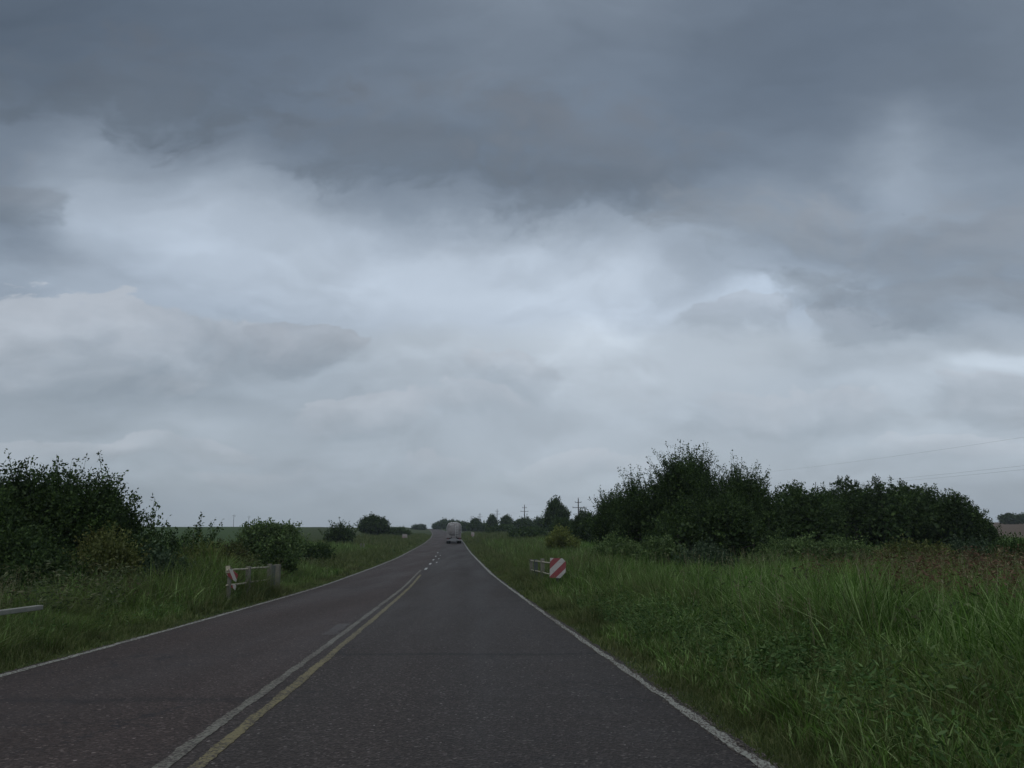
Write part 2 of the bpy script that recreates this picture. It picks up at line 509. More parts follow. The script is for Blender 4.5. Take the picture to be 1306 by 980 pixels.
def material_ground():
    m, N = new_mat('ground_cover')
    g = N.n('ShaderNodeNewGeometry')
    P = g.outputs['Position']
    n1 = N.noise(P, 0.045, 5, 0.6)
    n2 = N.noise(P, 0.6, 5, 0.65)
    n3 = N.noise(P, 9.0, 4, 0.6)
    c = N.mix(N.mr(n1, 0.35, 0.65, 0, 1), (0.030, 0.050, 0.014, 1), (0.045, 0.062, 0.020, 1))
    c = N.mix(N.mr(n2, 0.42, 0.7, 0, 0.7), c, (0.062, 0.056, 0.026, 1))
    c = N.mix(N.mr(n3, 0.5, 0.75, 0, 0.6), c, (0.020, 0.028, 0.010, 1))
    sp = N.n('ShaderNodeSeparateXYZ'); N.put(sp.inputs[0], P)
    x, y = sp.outputs[0], sp.outputs[1]
    # sown field on the left rise, ploughed field far right, stubble field beyond the trees
    left = N.m('MULTIPLY', N.mr(N.m('ADD', x, N.m('MULTIPLY', y, 0.22)), -14, -6, 1, 0), N.mr(y, 95, 120, 0, 1))
    fieldc = N.mix(N.noise(P, 0.03, 3), (0.036, 0.062, 0.020, 1), (0.052, 0.082, 0.026, 1))
    c = N.mix(left, c, fieldc)
    plough = N.m('MULTIPLY', N.mr(x, 85, 92, 0, 1), N.mr(y, 130, 140, 0, 1))
    c = N.mix(plough, c, N.mix(n2, (0.085, 0.062, 0.045, 1), (0.12, 0.088, 0.062, 1)))
    stub = N.m('MULTIPLY', N.m('MULTIPLY', N.mr(y, 360, 380, 0, 1), N.mr(y, 560, 570, 1, 0)), N.m('MULTIPLY', N.mr(x, -12, -8, 0, 1), N.mr(x, 24, 27, 1, 0)))
    c = N.mix(stub, c, (0.14, 0.13, 0.085, 1))
    p = N.n('ShaderNodeBsdfPrincipled')
    N.put(p.inputs['Base Color'], c)
    p.inputs['Roughness'].default_value = 0.95
    p.inputs['Specular IOR Level'].default_value = 0.1
    b = N.n('ShaderNodeBump'); b.inputs['Strength'].default_value = 0.8; b.inputs['Distance'].default_value = 0.15
    N.put(b.inputs['Height'], N.m('ADD', n3, N.m('MULTIPLY', n2, 2.0)))
    N.put(p.inputs['Normal'], b.outputs[0])
    o = N.n('ShaderNodeOutputMaterial'); N.t.links.new(p.outputs[0], o.inputs[0])
    return m

def build_ground():
    t = np.concatenate([np.geomspace(3.9, 40, 34), np.geomspace(44, 2600, 36)])
    t = np.concatenate([[0, 1.8, 3.30, 3.44, 3.62], t])
    t = np.concatenate([-t[:0:-1], t])
    nY, nt = len(ST), len(t)
    Yg = np.repeat(ST[:, None], nt, 1)
    Xg = road_x(ST)[:, None] + t[None, :]
    Zg = ground(Xg, Yg)
    far = np.maximum(np.abs(Xg) - 700, 0)
    Zg = Zg - far * 0.01
    v = np.stack([Xg, Yg, Zg], -1).reshape(-1, 3)
    i = np.arange(nY - 1)[:, None] * nt + np.arange(nt - 1)[None, :]
    f = np.stack([i, i + 1, i + nt + 1, i + nt], -1).reshape(-1, 4)
    o = np_mesh('ground', v, f, material_ground(), smooth=True)
    tag(o, 'rolling green roadside land and fields', 'ground', kind='structure')
build_ground()

# ------------------------------------------------------------------ road
def asphalt_color(N, P):
    """old reddish chip-seal: aggregate speckle, wheel tracks, darker laid bands"""
    vor = N.n('ShaderNodeTexVoronoi', feature='F1'); N.put(vor.inputs['Vector'], P); vor.inputs['Scale'].default_value = 55
    chip = N.ramp(vor.outputs['Color'], [(0.0, (0.012, 0.0085, 0.0068, 1)), (0.5, (0.032, 0.0245, 0.0205, 1)), (0.80, (0.066, 0.053, 0.045, 1)), (0.92, (0.15, 0.128, 0.112, 1)), (1.0, (0.40, 0.36, 0.33, 1))])
    sp = N.n('ShaderNodeSeparateXYZ'); N.put(sp.inputs[0], P)
    x, y = sp.outputs[0], sp.outputs[1]
    t = N.m('ADD', N.m('ADD', x, 1.45), N.m('MULTIPLY', y, 0.0697))   # across the road
    big = N.noise(N.vm('MULTIPLY', P, (1.0, 0.12, 1.0)), 0.6, 5, 0.6)
    c = N.mix(N.mr(big, 0.3, 0.7, 0.0, 1.0), (0.036, 0.0275, 0.0230, 1), (0.056, 0.0445, 0.0380, 1))
    c = N.mix(0.72, c, chip)
    # the oncoming lane is redder
    c = N.mix(N.mr(t, -0.5, -0.15, 0.55, 0.0), c, N.mix(1.0, c, (1.16, 0.96, 0.92, 1), 'MULTIPLY'))
    # wheel tracks polished lighter
    for t0 in (0.85, 2.6, -0.95, -2.65):
        k = N.m('SUBTRACT', 1.0, N.m('ABSOLUTE', N.m('DIVIDE', N.m('SUBTRACT', t, t0), 0.55)), clamp=True)
        k = N.m('MULTIPLY', k, N.mr(N.noise(N.vm('MULTIPLY', P, (1.0, 0.1, 1.0)), 0.9, 3), 0.3, 0.8, 0.15, 0.65))
        c = N.mix(k, c, N.mix(1.0, c, (1.3, 1.3, 1.33, 1), 'MULTIPLY'))
    # worn bands of tar across the lanes
    wob = N.m('MULTIPLY', N.m('SUBTRACT', N.noise(P, 1.4, 4, 0.6), 0.5), 0.55)
    for y0, w, k0, side in ((10.9, 0.16, 0.6, 1), (7.6, 0.22, 0.45, -1), (19.5, 0.25, 0.3, 1), (29.0, 0.5, 0.3, -1), (46, 0.6, 0.35, 1)):
        d = N.m('ABSOLUTE', N.m('SUBTRACT', N.m('ADD', y, wob), y0))
        k = N.m('MULTIPLY', N.mr(d, 0.0, w, k0, 0.0), N.mr(t, -0.3, 0.3, 0.15 if side > 0 else 1.0, 1.0 if side > 0 else 0.15))
        c = N.mix(k, c, (0.009, 0.008, 0.0085, 1))
    # hairline cracks
    vc = N.n('ShaderNodeTexVoronoi', feature='DISTANCE_TO_EDGE')
    N.put(vc.inputs['Vector'], N.vm('ADD', P, N.vm('MULTIPLY', N.noise(P, 2.0, 4, 0.6, out=1), (0.8, 0.8, 0.8))))
    vc.inputs['Scale'].default_value = 0.55
    crack = N.m('MULTIPLY', N.mr(vc.outputs['Distance'], 0.0, 0.016, 0.8, 0.0), N.mr(N.noise(P, 0.35, 2), 0.5, 0.6, 0.0, 1.0))
    c = N.mix(crack, c, (0.015, 0.014, 0.015, 1))
    return c, vor

def finish_road(N, c, vor, rough=(0.60, 0.78), bump=1.0):
    g = N.n('ShaderNodeNewGeometry')
    p = N.n('ShaderNodeBsdfPrincipled')
    N.put(p.inputs['Base Color'], c)
    N.put(p.inputs['Roughness'], N.mr(N.noise(N.vm('MULTIPLY', g.outputs['Position'], (1.0, 0.1, 1.0)), 0.7, 4), 0.3, 0.7, rough[0], rough[1]))
    p.inputs['Specular IOR Level'].default_value = 0.18
    b = N.n('ShaderNodeBump'); b.inputs['Strength'].default_value = bump; b.inputs['Distance'].default_value = 0.012
    N.put(b.inputs['Height'], vor.outputs['Distance'])
    N.put(p.inputs['Normal'], b.outputs[0])
    o = N.n('ShaderNodeOutputMaterial'); N.t.links.new(p.outputs[0], o.inputs[0])

def material_asphalt():
    m, N = new_mat('asphalt')
    g = N.n('ShaderNodeNewGeometry')
    c, vor = asphalt_color(N, g.outputs['Position'])
    finish_road(N, c, vor)
    return m
def material_paint(name, paint, wear):
    m, N = new_mat(name)
    g = N.n('ShaderNodeNewGeometry'); P = g.outputs['Position']
    c, vor = asphalt_color(N, P)
    w = N.noise(P, 34, 5, 0.75)
    w2 = N.noise(P, 1.3, 3, 0.5)
    vs_ = N.n('ShaderNodeSeparateXYZ'); N.put(vs_.inputs[0], vor.outputs['Color'])
    w = N.m('ADD', w, N.m('MULTIPLY', N.m('SUBTRACT', vs_.outputs[0], 0.5), 0.34))
    k = N.mr(N.m('ADD', w, N.m('MULTIPLY', w2, 0.45)), wear, wear + 0.14, 1.0, 0.12)
    pc = N.mix(N.noise(P, 5, 4), tuple(v * 0.75 for v in paint[:3]) + (1,), paint)
    c = N.mix(k, c, pc)
    finish_road(N, c, vor, bump=0.3)
    return m

def strip(name, y0, y1, a, b, mat, dz, parent=None, jag_a=0.0, jag_b=0.0, fine=None, seed=1, step=None):
    """a sheet along the road from offset a to b (functions or numbers) of the centre"""
    if step:
        ys = np.arange(y0, y1, step); ys = np.append(ys, y1)
    else:
        ys = ST[(ST > y0) & (ST < y1)]; ys = np.concatenate([[y0], ys, [y1]])
    r = np.random.default_rng(seed)
    aa = np.full(len(ys), float(a)); bb = np.full(len(ys), float(b))
    if jag_a:
        aa = aa + (vnoise(ys, ys * 0, 0.35, seed) - .5) * jag_a + (r.random(len(ys)) - .5) * jag_a * .6
    if jag_b:
        bb = bb + (vnoise(ys, ys * 0, 0.4, seed + 5) - .5) * jag_b + (r.random(len(ys)) - .5) * jag_b * .6
    cx = road_x(ys)
    # height interpolated along the same stations as the road sheet
    cz = np.interp(ys, ST, road_z(ST))
    cx = np.interp(ys, ST, road_x(ST))
    v = np.empty((len(ys) * 2, 3))
    v[0::2] = np.stack([cx + aa, ys, cz + dz], -1)
    v[1::2] = np.stack([cx + bb, ys, cz + dz], -1)
    i = np.arange(len(ys) - 1) * 2
    f = np.stack([i, i + 1, i + 3, i + 2], -1)
    return np_mesh(name, v, f, mat, parent)

def build_road():
    asp = material_asphalt()
    # carriageway sheet with crumbling edges, extends just past the painted lines
    ys = np.concatenate([ST[ST < 0], np.arange(0, 60, 0.1), ST[ST >= 60]])
    cx = np.interp(ys, ST, road_x(ST)); cz = np.interp(ys, ST, road_z(ST))
    jl = (vnoise(ys, ys * 0, 0.5, 3) - .5) * .07 + (vnoise(ys, ys * 0, 2.7, 4) - .5) * .08
    jr = (vnoise(ys, ys * 0, 0.45, 8) - .5) * .07 + (vnoise(ys, ys * 0, 3.1, 9) - .5) * .08
    offs = [-HW - 0.10, -HW - 0.05, 0, HW + 0.05, HW + 0.10]
    cols = []
    for k, o_ in enumerate(offs):
        x = cx + o_ + (jl if k < 2 else (jr if k > 2 else 0))
        z = cz + (0.0 if 0 < k < 4 else -0.09)
        cols.append(np.stack([x, ys, z], -1))
    v = np.stack(cols, 1).reshape(-1, 3)
    n = len(offs)
    i = np.arange(len(ys) - 1)[:, None] * n + np.arange(n - 1)[None, :]
    f = np.stack([i, i + 1, i + n + 1, i + n], -1).reshape(-1, 4)
    road = np_mesh('road', v, f, asp)
    tag(road, 'reddish grey two-lane asphalt road running to the crest', 'road', kind='structure')
    white = material_paint('worn_white_paint', (0.25, 0.245, 0.205, 1), 0.74)
    yel = material_paint('worn_yellow_paint', (0.19, 0.16, 0.08, 1), 0.68)
    pale = material_paint('worn_pale_paint', (0.18, 0.170, 0.135, 1), 0.66)
    strip('edge_line', 0.5, 40, HW - 0.075, HW + 0.005, white, 0.004, road, .035, .05, seed=3, step=.06)
    strip('edge_line', 40, 600, HW - 0.12, HW + 0.01, white, 0.004, road, .03, .06, seed=4)
    strip('edge_line', 0.5, 40, -HW - 0.01, -HW + 0.09, white, 0.004, road, .04, .03, seed=6, step=.08)
    strip('edge_line', 40, 600, -HW - 0.01, -HW + 0.11, white, 0.004, road, .04, .02, seed=7)
    strip('centre_line', 0.5, 46, -0.395, -0.30, pale, 0.004, road, .03, .03, seed=9, step=.06)
    strip('centre_line', 0.5, 40, -0.175, -0.075, yel, 0.004, road, .03, .03, seed=12, step=.06)
    dash = material_paint('white_dash_paint', (0.42, 0.42, 0.39, 1), 0.85)
    for k, y0 in enumerate((46.5, 55, 64, 74, 86)):
        strip('lane_dash', y0, y0 + 2.8, -0.20, -0.06, dash, 0.004, road)
        if 0 < k < 4:
            strip('lane_dash', y0 + 3.2, y0 + 5.2, 0.20, 0.30, dash, 0.004, road)
    # old scuffed paint smear beside the double line
    strip('paint_smear', 13.3, 15.3, -0.66, -0.44, material_paint('smeared_paint', (0.095, 0.09, 0.085, 1), 0.56), 0.004, road, .1, .1, step=.1)
build_road()

# ------------------------------------------------------------------ loose grit on the crumbled edges
def grit(side, y0, y1, n, label, seed):
    r = np.random.default_rng(seed)
    y = y0 + (y1 - y0) * r.random(n) ** 1.4
    t = -0.10 + np.abs(r.normal(size=n)) * 0.16
    x = road_x(y) + side * (HW + t)
    z = np.where(t < 0.07, np.interp(y, ST, road_z(ST)) + .003, ground(x, y) + .004)
    sz = .003 + .009 * r.random(n) ** 2.5
    base = np.array([[1, 0, 0], [0, 1, 0], [-1, 0, 0], [0, -1, 0], [0, 0, .8], [0, 0, -.8]])
    V = base[None] * (sz[:, None, None] * (.6 + .8 * r.random((n, 6, 1)))) + np.stack([x, y, z], -1)[:, None]
    tri = np.array([[0, 1, 4], [1, 2, 4], [2, 3, 4], [3, 0, 4], [1, 0, 5], [2, 1, 5], [3, 2, 5], [0, 3, 5]])
    F = (np.arange(n)[:, None, None] * 6 + tri[None]).reshape(-1, 3)
    o = np_mesh('gravel', V.reshape(-1, 3), F, MATS['grit_stone'])
    tag(o, label, 'gravel', kind='stuff')
simple('grit_stone', (.085, .072, .06, 1), .9, var=.5, scale=40)
grit(1, 2.5, 22, 9000, 'loose grit along the broken right road edge', 91)
grit(-1, 7, 30, 5000, 'loose grit along the left road edge', 92)

# ------------------------------------------------------------------ grass
def blades(x, y, h, w, nseg, lean, r, droop=1.0, wind=(0.10, 0.05)):
    n = len(x)
    z = ground(x, y) - 0.02
    ang = r.random(n) * 2 * math.pi
    dx = np.cos(ang) * lean + wind[0] * lean; dy = np.sin(ang) * lean + wind[1] * lean
    wa = r.random(n) * math.pi
    wx, wy = np.cos(wa) * w * .5, np.sin(wa) * w * .5
    V = np.empty((n, (nseg + 1) * 2, 3), np.float32)
    for k in range(nseg + 1):
        s = k / nseg
        bend = s ** 2 * h * droop
        cx = x + dx * bend; cy = y + dy * bend
        cz = z + h * (s - 0.32 * droop * s ** 3 * np.hypot(dx, dy))
        taper = 1.0 - 0.93 * s ** 1.6
        V[:, 2 * k, 0] = cx - wx * taper; V[:, 2 * k, 1] = cy - wy * taper; V[:, 2 * k, 2] = cz
        V[:, 2 * k + 1, 0] = cx + wx * taper; V[:, 2 * k + 1, 1] = cy + wy * taper; V[:, 2 * k + 1, 2] = cz
    base = np.arange(n)[:, None] * (nseg + 1) * 2
    fk = [np.stack([base[:, 0] + 2 * k, base[:, 0] + 2 * k + 1, base[:, 0] + 2 * k + 3, base[:, 0] + 2 * k + 2], -1) for k in range(nseg)]
    F = np.stack(fk, 1).reshape(-1, 4)
    return V.reshape(-1, 3), F

def join(parts):
    off = 0; vs_, fs_ = [], []
    for v, f in parts:
        vs_.append(v); fs_.append(f + off); off += len(v)
    return np.concatenate(vs_), np.concatenate(fs_)

def scatter(r, side, y0, y1, t0, t1, dens):
    area = (y1 - y0) * (t1 - t0)
    n = int(area * dens)
    y = y0 + r.random(n) * (y1 - y0)
    t = t0 + r.random(n) * (t1 - t0)
    t = t + 0.05 * (vnoise(y, y * 0, .6, 3) - .5) * (t < .4)
    x = road_x(y) + side * (HW + t)
    # only what the view cone (with a margin) could reach
    k = np.abs(x) < np.maximum(y, 0) * 0.70 + 3.0
    return x[k], y[k], t[k]

def hgt(t, x, y, side):
    if side > 0:
        h = 0.07 + 0.24 * sstep(t, 0.1, 1.0) + 0.66 * sstep(t, 1.0, 3.4)
    else:
        h = 0.06 + 0.20 * sstep(t, 0.15, 1.3) + 0.46 * sstep(t, 1.0, 3.0)
    # uncut growth round the barrier posts, where the mower cannot reach
    if side < 0:
        h = h + sstep(t, 0.35, 0.9) * (0.60 * np.exp(-((y - 23.5) / 4.0) ** 2) + 0.24 * sstep(y, 15, 11.5)) * sstep(t, 4.5, 2.5)
    else:
        h = h + sstep(t, 0.6, 1.2) * 0.30 * np.exp(-((y - 30.5) / 6.0) ** 2) * sstep(t, 3.5, 2.0)
    clump = vnoise(x, y, 0.9, 5) * 0.7 + vnoise(x, y, 2.6, 6) * 0.6
    return h * (0.45 + clump * 0.85)

G_LO, G_MID, G_HI = (0.027, 0.066, 0.009, 1), (0.080, 0.158, 0.022, 1), (0.20, 0.27, 0.10, 1)
mat_grass = leaf_mat('grass_blades', G_LO, G_MID, G_HI, trans=0.3, patch=(0.125, 0.155, 0.028, 1), patch_scale=0.16, patch_lo=0.54, patch_hi=0.74)
mat_short = leaf_mat('short_grass_blades', (0.036, 0.058, 0.013, 1), (0.070, 0.096, 0.025, 1), (0.14, 0.148, 0.060, 1), trans=0.25, patch=(0.090, 0.084, 0.034, 1), patch_scale=0.5, patch_lo=.56, patch_hi=.75)
mat_dry = leaf_mat('dry_weed_stems', (0.052, 0.030, 0.017, 1), (0.098, 0.048, 0.030, 1), (0.135, 0.10, 0.055, 1), trans=0.15)
mat_weed = leaf_mat('weed_leaves', (0.030, 0.050, 0.018, 1), (0.060, 0.084, 0.032, 1), (0.14, 0.15, 0.075, 1), trans=0.25, patch=(0.075, 0.062, 0.028, 1), patch_scale=0.4)

def grass_field(side, bands, name, mat, label, hmul=1.0, tall=False, seed=1):
    r = np.random.default_rng(seed)
    parts = []
    for (y0, y1, t0, t1, dens, w, nseg) in bands:
        x, y, t = scatter(r, side, y0, y1, t0, t1, dens)
        gap = vnoise(x, y, .62, 14) * .6 + vnoise(x, y, 1.9, 15) * .4
        k = r.random(len(x)) < 0.18 + 1.5 * sstep(gap, .30, .62) + (t < .8) + ((side < 0) & (y > 18) & (y < 29))
        x, y, t = x[k], y[k], t[k]
        h = hgt(t, x, y, side) * (0.55 + r.random(len(x)) * 0.75) * hmul
        lean = 0.15 + r.random(len(x)) ** 1.5 * 0.95
        x = x + (vnoise(x, y, .35, 9) - .5) * .25; y = y + (vnoise(x, y, .35, 10) - .5) * .25
        parts.append(blades(x, y, h, w * (0.6 + r.random(len(x)) * 0.8), nseg, lean, r))
    v, f = join(parts)
    o = np_mesh(name, v, f, mat)
    tag(o, label, 'grass', kind='stuff')
    print(name, len(f))
    return o

grass_field(1, [(1.5, 6, 0.35, 6, 950, .017, 5), (6, 14, 0.45, 11, 640, .019, 5), (14, 28, 0.9, 20, 300, .024, 4), (28, 60, 1.7, 42, 70, .034, 2), (60, 130, 2.5, 70, 14, .08, 2)],
            'tall_grass', mat_grass, 'tall lush green grass filling the verge right of the road', seed=21)
grass_field(1, [(1.5, 9, -0.05, 2.4, 2600, .007, 2), (9, 22, 0.02, 2.8, 1100, .011, 2), (22, 60, 0.02, 4.5, 260, .022, 2), (60, 130, 0.0, 10, 45, .05, 1), (130, 260, 0.0, 14, 12, .12, 1)],
            'mown_grass', mat_short, 'short brownish green grass along the right road edge', seed=22)
grass_field(-1, [(6, 16, -0.04, 3.0, 1800, .009, 2), (16, 40, 0.02, 5, 420, .016, 2), (40, 90, 0.02, 9, 80, .04, 2), (90, 260, 0.0, 16, 14, .12, 1)],
            'roadside_grass', mat_short, 'short green grass between the left edge line and the barriers', seed=23)
grass_field(-1, [(6, 18, 0.8, 14, 560, .015, 4), (18, 45, 1.0, 30, 130, .028, 3), (45, 110, 5.0, 60, 22, .07, 2)],
            'bank_grass', mat_grass, 'rough grass on the left bank below the shrubs', hmul=1.05, seed=24)

def tussocks(name, n, xr, yr, label, seed):
    """arching clumps of long leaf blades"""
    r = np.random.default_rng(seed)
    x = xr[0] + r.random(n) * (xr[1] - xr[0]); y = yr[0] + r.random(n) * (yr[1] - yr[0])
    t = x - road_x(y) - HW
    k = (t > 1.7) & (x < y * .7 + 1.5)
    x, y = x[k], y[k]
    m = 34
    ang = r.random((len(x), m)) * 2 * math.pi; rad = 0.10 * np.sqrt(r.random((len(x), m)))
    X = (x[:, None] + np.cos(ang) * rad).ravel(); Y = (y[:, None] + np.sin(ang) * rad).ravel()
    hh = np.repeat(0.42 + 0.42 * r.random(len(x)), m) * (0.6 + 0.5 * r.random(len(X)))
    ln = 0.3 + r.random(len(X)) * 0.9
    v, f = blades(X, Y, hh, np.full(len(X), .022) * (0.7 + .7 * r.random(len(X))), 6, ln, r, droop=1.15)
    o = np_mesh(name, v, f, mat_grass)
    tag(o, label, 'grass', kind='stuff')
tussocks('arching_grass', 1000, (1.5, 16), (3.5, 20), 'long arching grass clumps in the near verge on the right', 77)

LMW = leaf_mat('verge_weed_leaves', (0.026, 0.056, 0.014, 1), (0.050, 0.098, 0.024, 1), (0.10, 0.15, 0.05, 1), trans=0.25)
# ---- seeding weeds and dry stalks: nobody could count them
def leaves_on(P0, D, L, Wd, r, fold=0.35):
    """folded lance leaves: base P0, unit direction D, length L, width Wd"""
    n = len(P0)
    up = r.normal(size=(n, 3)); side = np.cross(D, up); side /= np.linalg.norm(side, axis=1)[:, None] + 1e-9
    nn = np.cross(side, D)
    mid = P0 + D * (L * 0.5)[:, None]
    tip = P0 + D * L[:, None]
    a = mid + side * (Wd * .5)[:, None] + nn * (Wd * fold * .5)[:, None]
    b = mid - side * (Wd * .5)[:, None] + nn * (Wd * fold * .5)[:, None]
    V = np.stack([P0, a, tip, b], 1).reshape(-1, 3)
    i = np.arange(n) * 4
    return V, np.stack([i, i + 1, i + 2, i + 3], -1)

def weed_patch(name, mat, pts, hlo, hhi, nleaf, leaf, width, label, seed, seedhead=0.0):
    r = np.random.default_rng(seed)
    x, y = pts
    n = len(x)
    h = hlo + r.random(n) * (hhi - hlo)
    parts = [blades(x, y, h, np.full(n, width), 3, 0.1 + r.random(n) * 0.45, r)]
    zb = ground(x, y)
    s = 0.25 + 0.75 * r.random((n, nleaf))
    ang = r.random((n, nleaf)) * 2 * math.pi
    P0 = np.stack([x[:, None] + np.cos(ang) * 0.03, y[:, None] + np.sin(ang) * 0.03, zb[:, None] + s * h[:, None]], -1).reshape(-1, 3)
    el = r.random(n * nleaf) * 1.1 - 0.25
    D = np.stack([np.cos(ang.ravel()) * np.cos(el), np.sin(ang.ravel()) * np.cos(el), np.sin(el)], -1)
    L = leaf * (0.6 + r.random(n * nleaf) * 0.8)
    parts.append(leaves_on(P0, D, L, L * 0.28, r))
    v, f = join(parts)
    o = np_mesh(name, v, f, mat)
    tag(o, label, 'weeds', kind='stuff')
    return o

def pts_in(r, n, xr, yr, dens_seed=3, thr=0.45, cut=None, min_t=1.2):
    x = xr[0] + r.random(n) * (xr[1] - xr[0]); y = yr[0] + r.random(n) * (yr[1] - yr[0])
    k = vnoise(x, y, 2.2, dens_seed) > thr
    t = np.abs(x - road_x(y)) - HW
    k &= t > min_t
    k &= np.abs(x) < y * 0.7 + 2
    if cut is not None: k &= cut(x, y)
    return x[k], y[k]
r0 = np.random.default_rng(5)
weed_patch('flowering_weeds', mat_weed, pts_in(r0, 5200, (2, 32), (9, 48), 31, 0.5, min_t=3.0), 0.55, 1.05, 12, 0.13, .008, 'pale seeding weeds rising out of the tall grass on the right', 41)
weed_patch('bank_weeds', mat_weed, pts_in(r0, 7000, (-30, -5), (11, 46), 33, 0.42, min_t=2.0), 0.4, 1.15, 12, 0.11, .009, 'straw-tipped weeds on the left bank below the dark shrubs', 42)
weed_patch('dry_weeds', mat_dry, pts_in(r0, 5600, (6.0, 20), (9.5, 26), 35, 0.44, cut=lambda x, y: x / y > 0.485 - 0.002 * y + (vnoise(x, y, 1.5, 4) - .5) * .22), 0.95, 1.5, 20, 0.07, .010, 'reddish brown dead weeds at the right end of the verge', 43)
weed_patch('dry_weeds', mat_dry, pts_in(r0, 700, (-16, -8.5), (13, 21), 36, 0.6, min_t=4.2), 0.5, 1.0, 9, 0.10, .006, 'brown dead stalks in front of the dark thicket on the left', 44)

mat_seed = leaf_mat('straw_seed_heads', (0.085, 0.080, 0.036, 1), (0.13, 0.122, 0.06, 1), (0.21, 0.20, 0.12, 1), trans=0.2)
def seed_heads(name, pts, hlo, hhi, label, seed):
    r = np.random.default_rng(seed)
    x, y = pts; n = len(x)
    h = hlo + r.random(n) * (hhi - hlo)
    lx, ly = (r.random(n) - .5) * .35 * h, (r.random(n) - .5) * .35 * h
    zb = ground(x, y)
    m = 11
    s = r.random((n, m)) ** .8
    P = np.stack([x[:, None] + lx[:, None] * (1 + .18 * s), y[:, None] + ly[:, None] * (1 + .18 * s), zb[:, None] + h[:, None] + s * .20], -1)
    P += r.normal(size=P.shape) * .012
    P = P.reshape(-1, 3)
    D = r.normal(size=P.shape) * .5 + np.array([0, 0, 1.0]); D /= np.linalg.norm(D, axis=1)[:, None]
    L = .022 + .03 * r.random(len(P))
    v1, f1 = leaves_on(P, D, L, L * .3, r)
    # stalk
    w = .0035
    A = np.stack([x, y, zb], -1); B = np.stack([x + lx, y + ly, zb + h + .1], -1)
    dx = np.array([w, 0, 0])
    V = np.stack([A - dx, A + dx, B + dx * .6, B - dx * .6], 1).reshape(-1, 3)
    i = np.arange(n) * 4
    v, f = join([(v1, f1), (V, np.stack([i, i + 1, i + 2, i + 3], -1))])
    tag(np_mesh(name, v, f, mat_seed), label, 'grass', kind='stuff')
seed_heads('seed_heads', pts_in(r0, 2600, (1, 24), (9, 38), 51, 0.42, min_t=1.8), .55, 1.2, 'straw coloured seed heads standing over the grass on the right', 81)
seed_heads('seed_heads', pts_in(r0, 500, (3, 16), (7, 24), 57, 0.3, min_t=2.0, cut=lambda x, y: x / y > .42), .8, 1.25, 'pale seed heads among the reddish dead weeds', 83)
seed_heads('seed_heads', pts_in(r0, 1100, (-26, -7), (11, 34), 53, 0.42, min_t=2.8), .5, 1.15, 'straw coloured seed heads on the left bank', 82)
weed_patch('leafy_weeds', mat_weed, pts_in(r0, 2200, (-16, -6), (12, 30), 61, 0.48, min_t=1.9), .5, 1.35, 26, .085, .010, 'tall leafy weeds between the left barrier and the thicket', 47)
seed_heads('seed_heads', pts_in(r0, 1500, (-11.5, -8.0), (13.5, 17.5), 62, 0.25, min_t=2.5), .3, .95, 'clump of straw coloured grass before the dark thicket at the far left', 84)
weed_patch('leafy_weeds', LMW, pts_in(r0, 5200, (.5, 14), (3.5, 18), 37, 0.42, min_t=0.6), 0.24, 0.72, 20, 0.058, .006, 'low broad-leaved weeds mixed into the near right verge', 45)
weed_patch('leafy_weeds', LMW, pts_in(r0, 1500, (-18, -4), (7, 24), 38, 0.45, min_t=0.7), 0.18, 0.5, 16, 0.075, .006, 'low broad-leaved weeds in the left verge', 46)

# ------------------------------------------------------------------ trees and shrubs
mat_bark = simple('bark', (0.07, 0.058, 0.045, 1), 0.9, var=0.4, scale=9, bump=0.5)
LM = {
    'dark': leaf_mat('dark_leaves', (0.0118, 0.0244, 0.0063, 1), (0.0236, 0.0439, 0.0105, 1), (0.0543, 0.0878, 0.0210, 1), trans=0.22),
    'mid': leaf_mat('mid_green_leaves', (0.0177, 0.0368, 0.0083, 1), (0.0321, 0.0598, 0.0139, 1), (0.0562, 0.0861, 0.0250, 1), trans=0.25),
    'olive': leaf_mat('olive_leaves', (0.0289, 0.0404, 0.0097, 1), (0.0498, 0.0598, 0.0166, 1), (0.0963, 0.1010, 0.0347, 1), trans=0.22, patch=(0.0562, 0.0395, 0.0173, 1), patch_scale=0.8, patch_lo=.5, patch_hi=.7),
    'yellow': leaf_mat('yellow_green_leaves', (0.0708, 0.0903, 0.0168, 1), (0.1062, 0.1269, 0.0231, 1), (0.1534, 0.1708, 0.0473, 1), trans=0.25),
    'blue': leaf_mat('blue_green_leaves', (0.0177, 0.0351, 0.0152, 1), (0.0321, 0.0544, 0.0250, 1), (0.0682, 0.0922, 0.0485, 1), trans=0.2),
    'bright': leaf_mat('light_green_leaves', (0.0354, 0.0634, 0.0168, 1), (0.0637, 0.1049, 0.0294, 1), (0.1298, 0.1769, 0.0630, 1), trans=0.25),
    'straw': leaf_mat('olive_green_leaves', (0.0472, 0.0610, 0.0147, 1), (0.0802, 0.0952, 0.0231, 1), (0.1416, 0.1525, 0.0473, 1), trans=0.25, patch=(0.0826, 0.0586, 0.0231, 1), patch_scale=0.9, patch_lo=.55, patch_hi=.75),
    'brown': leaf_mat('brown_leaves', (0.0361, 0.0316, 0.0139, 1), (0.0562, 0.0492, 0.0208, 1), (0.0963, 0.0878, 0.0381, 1), trans=0.2),
}

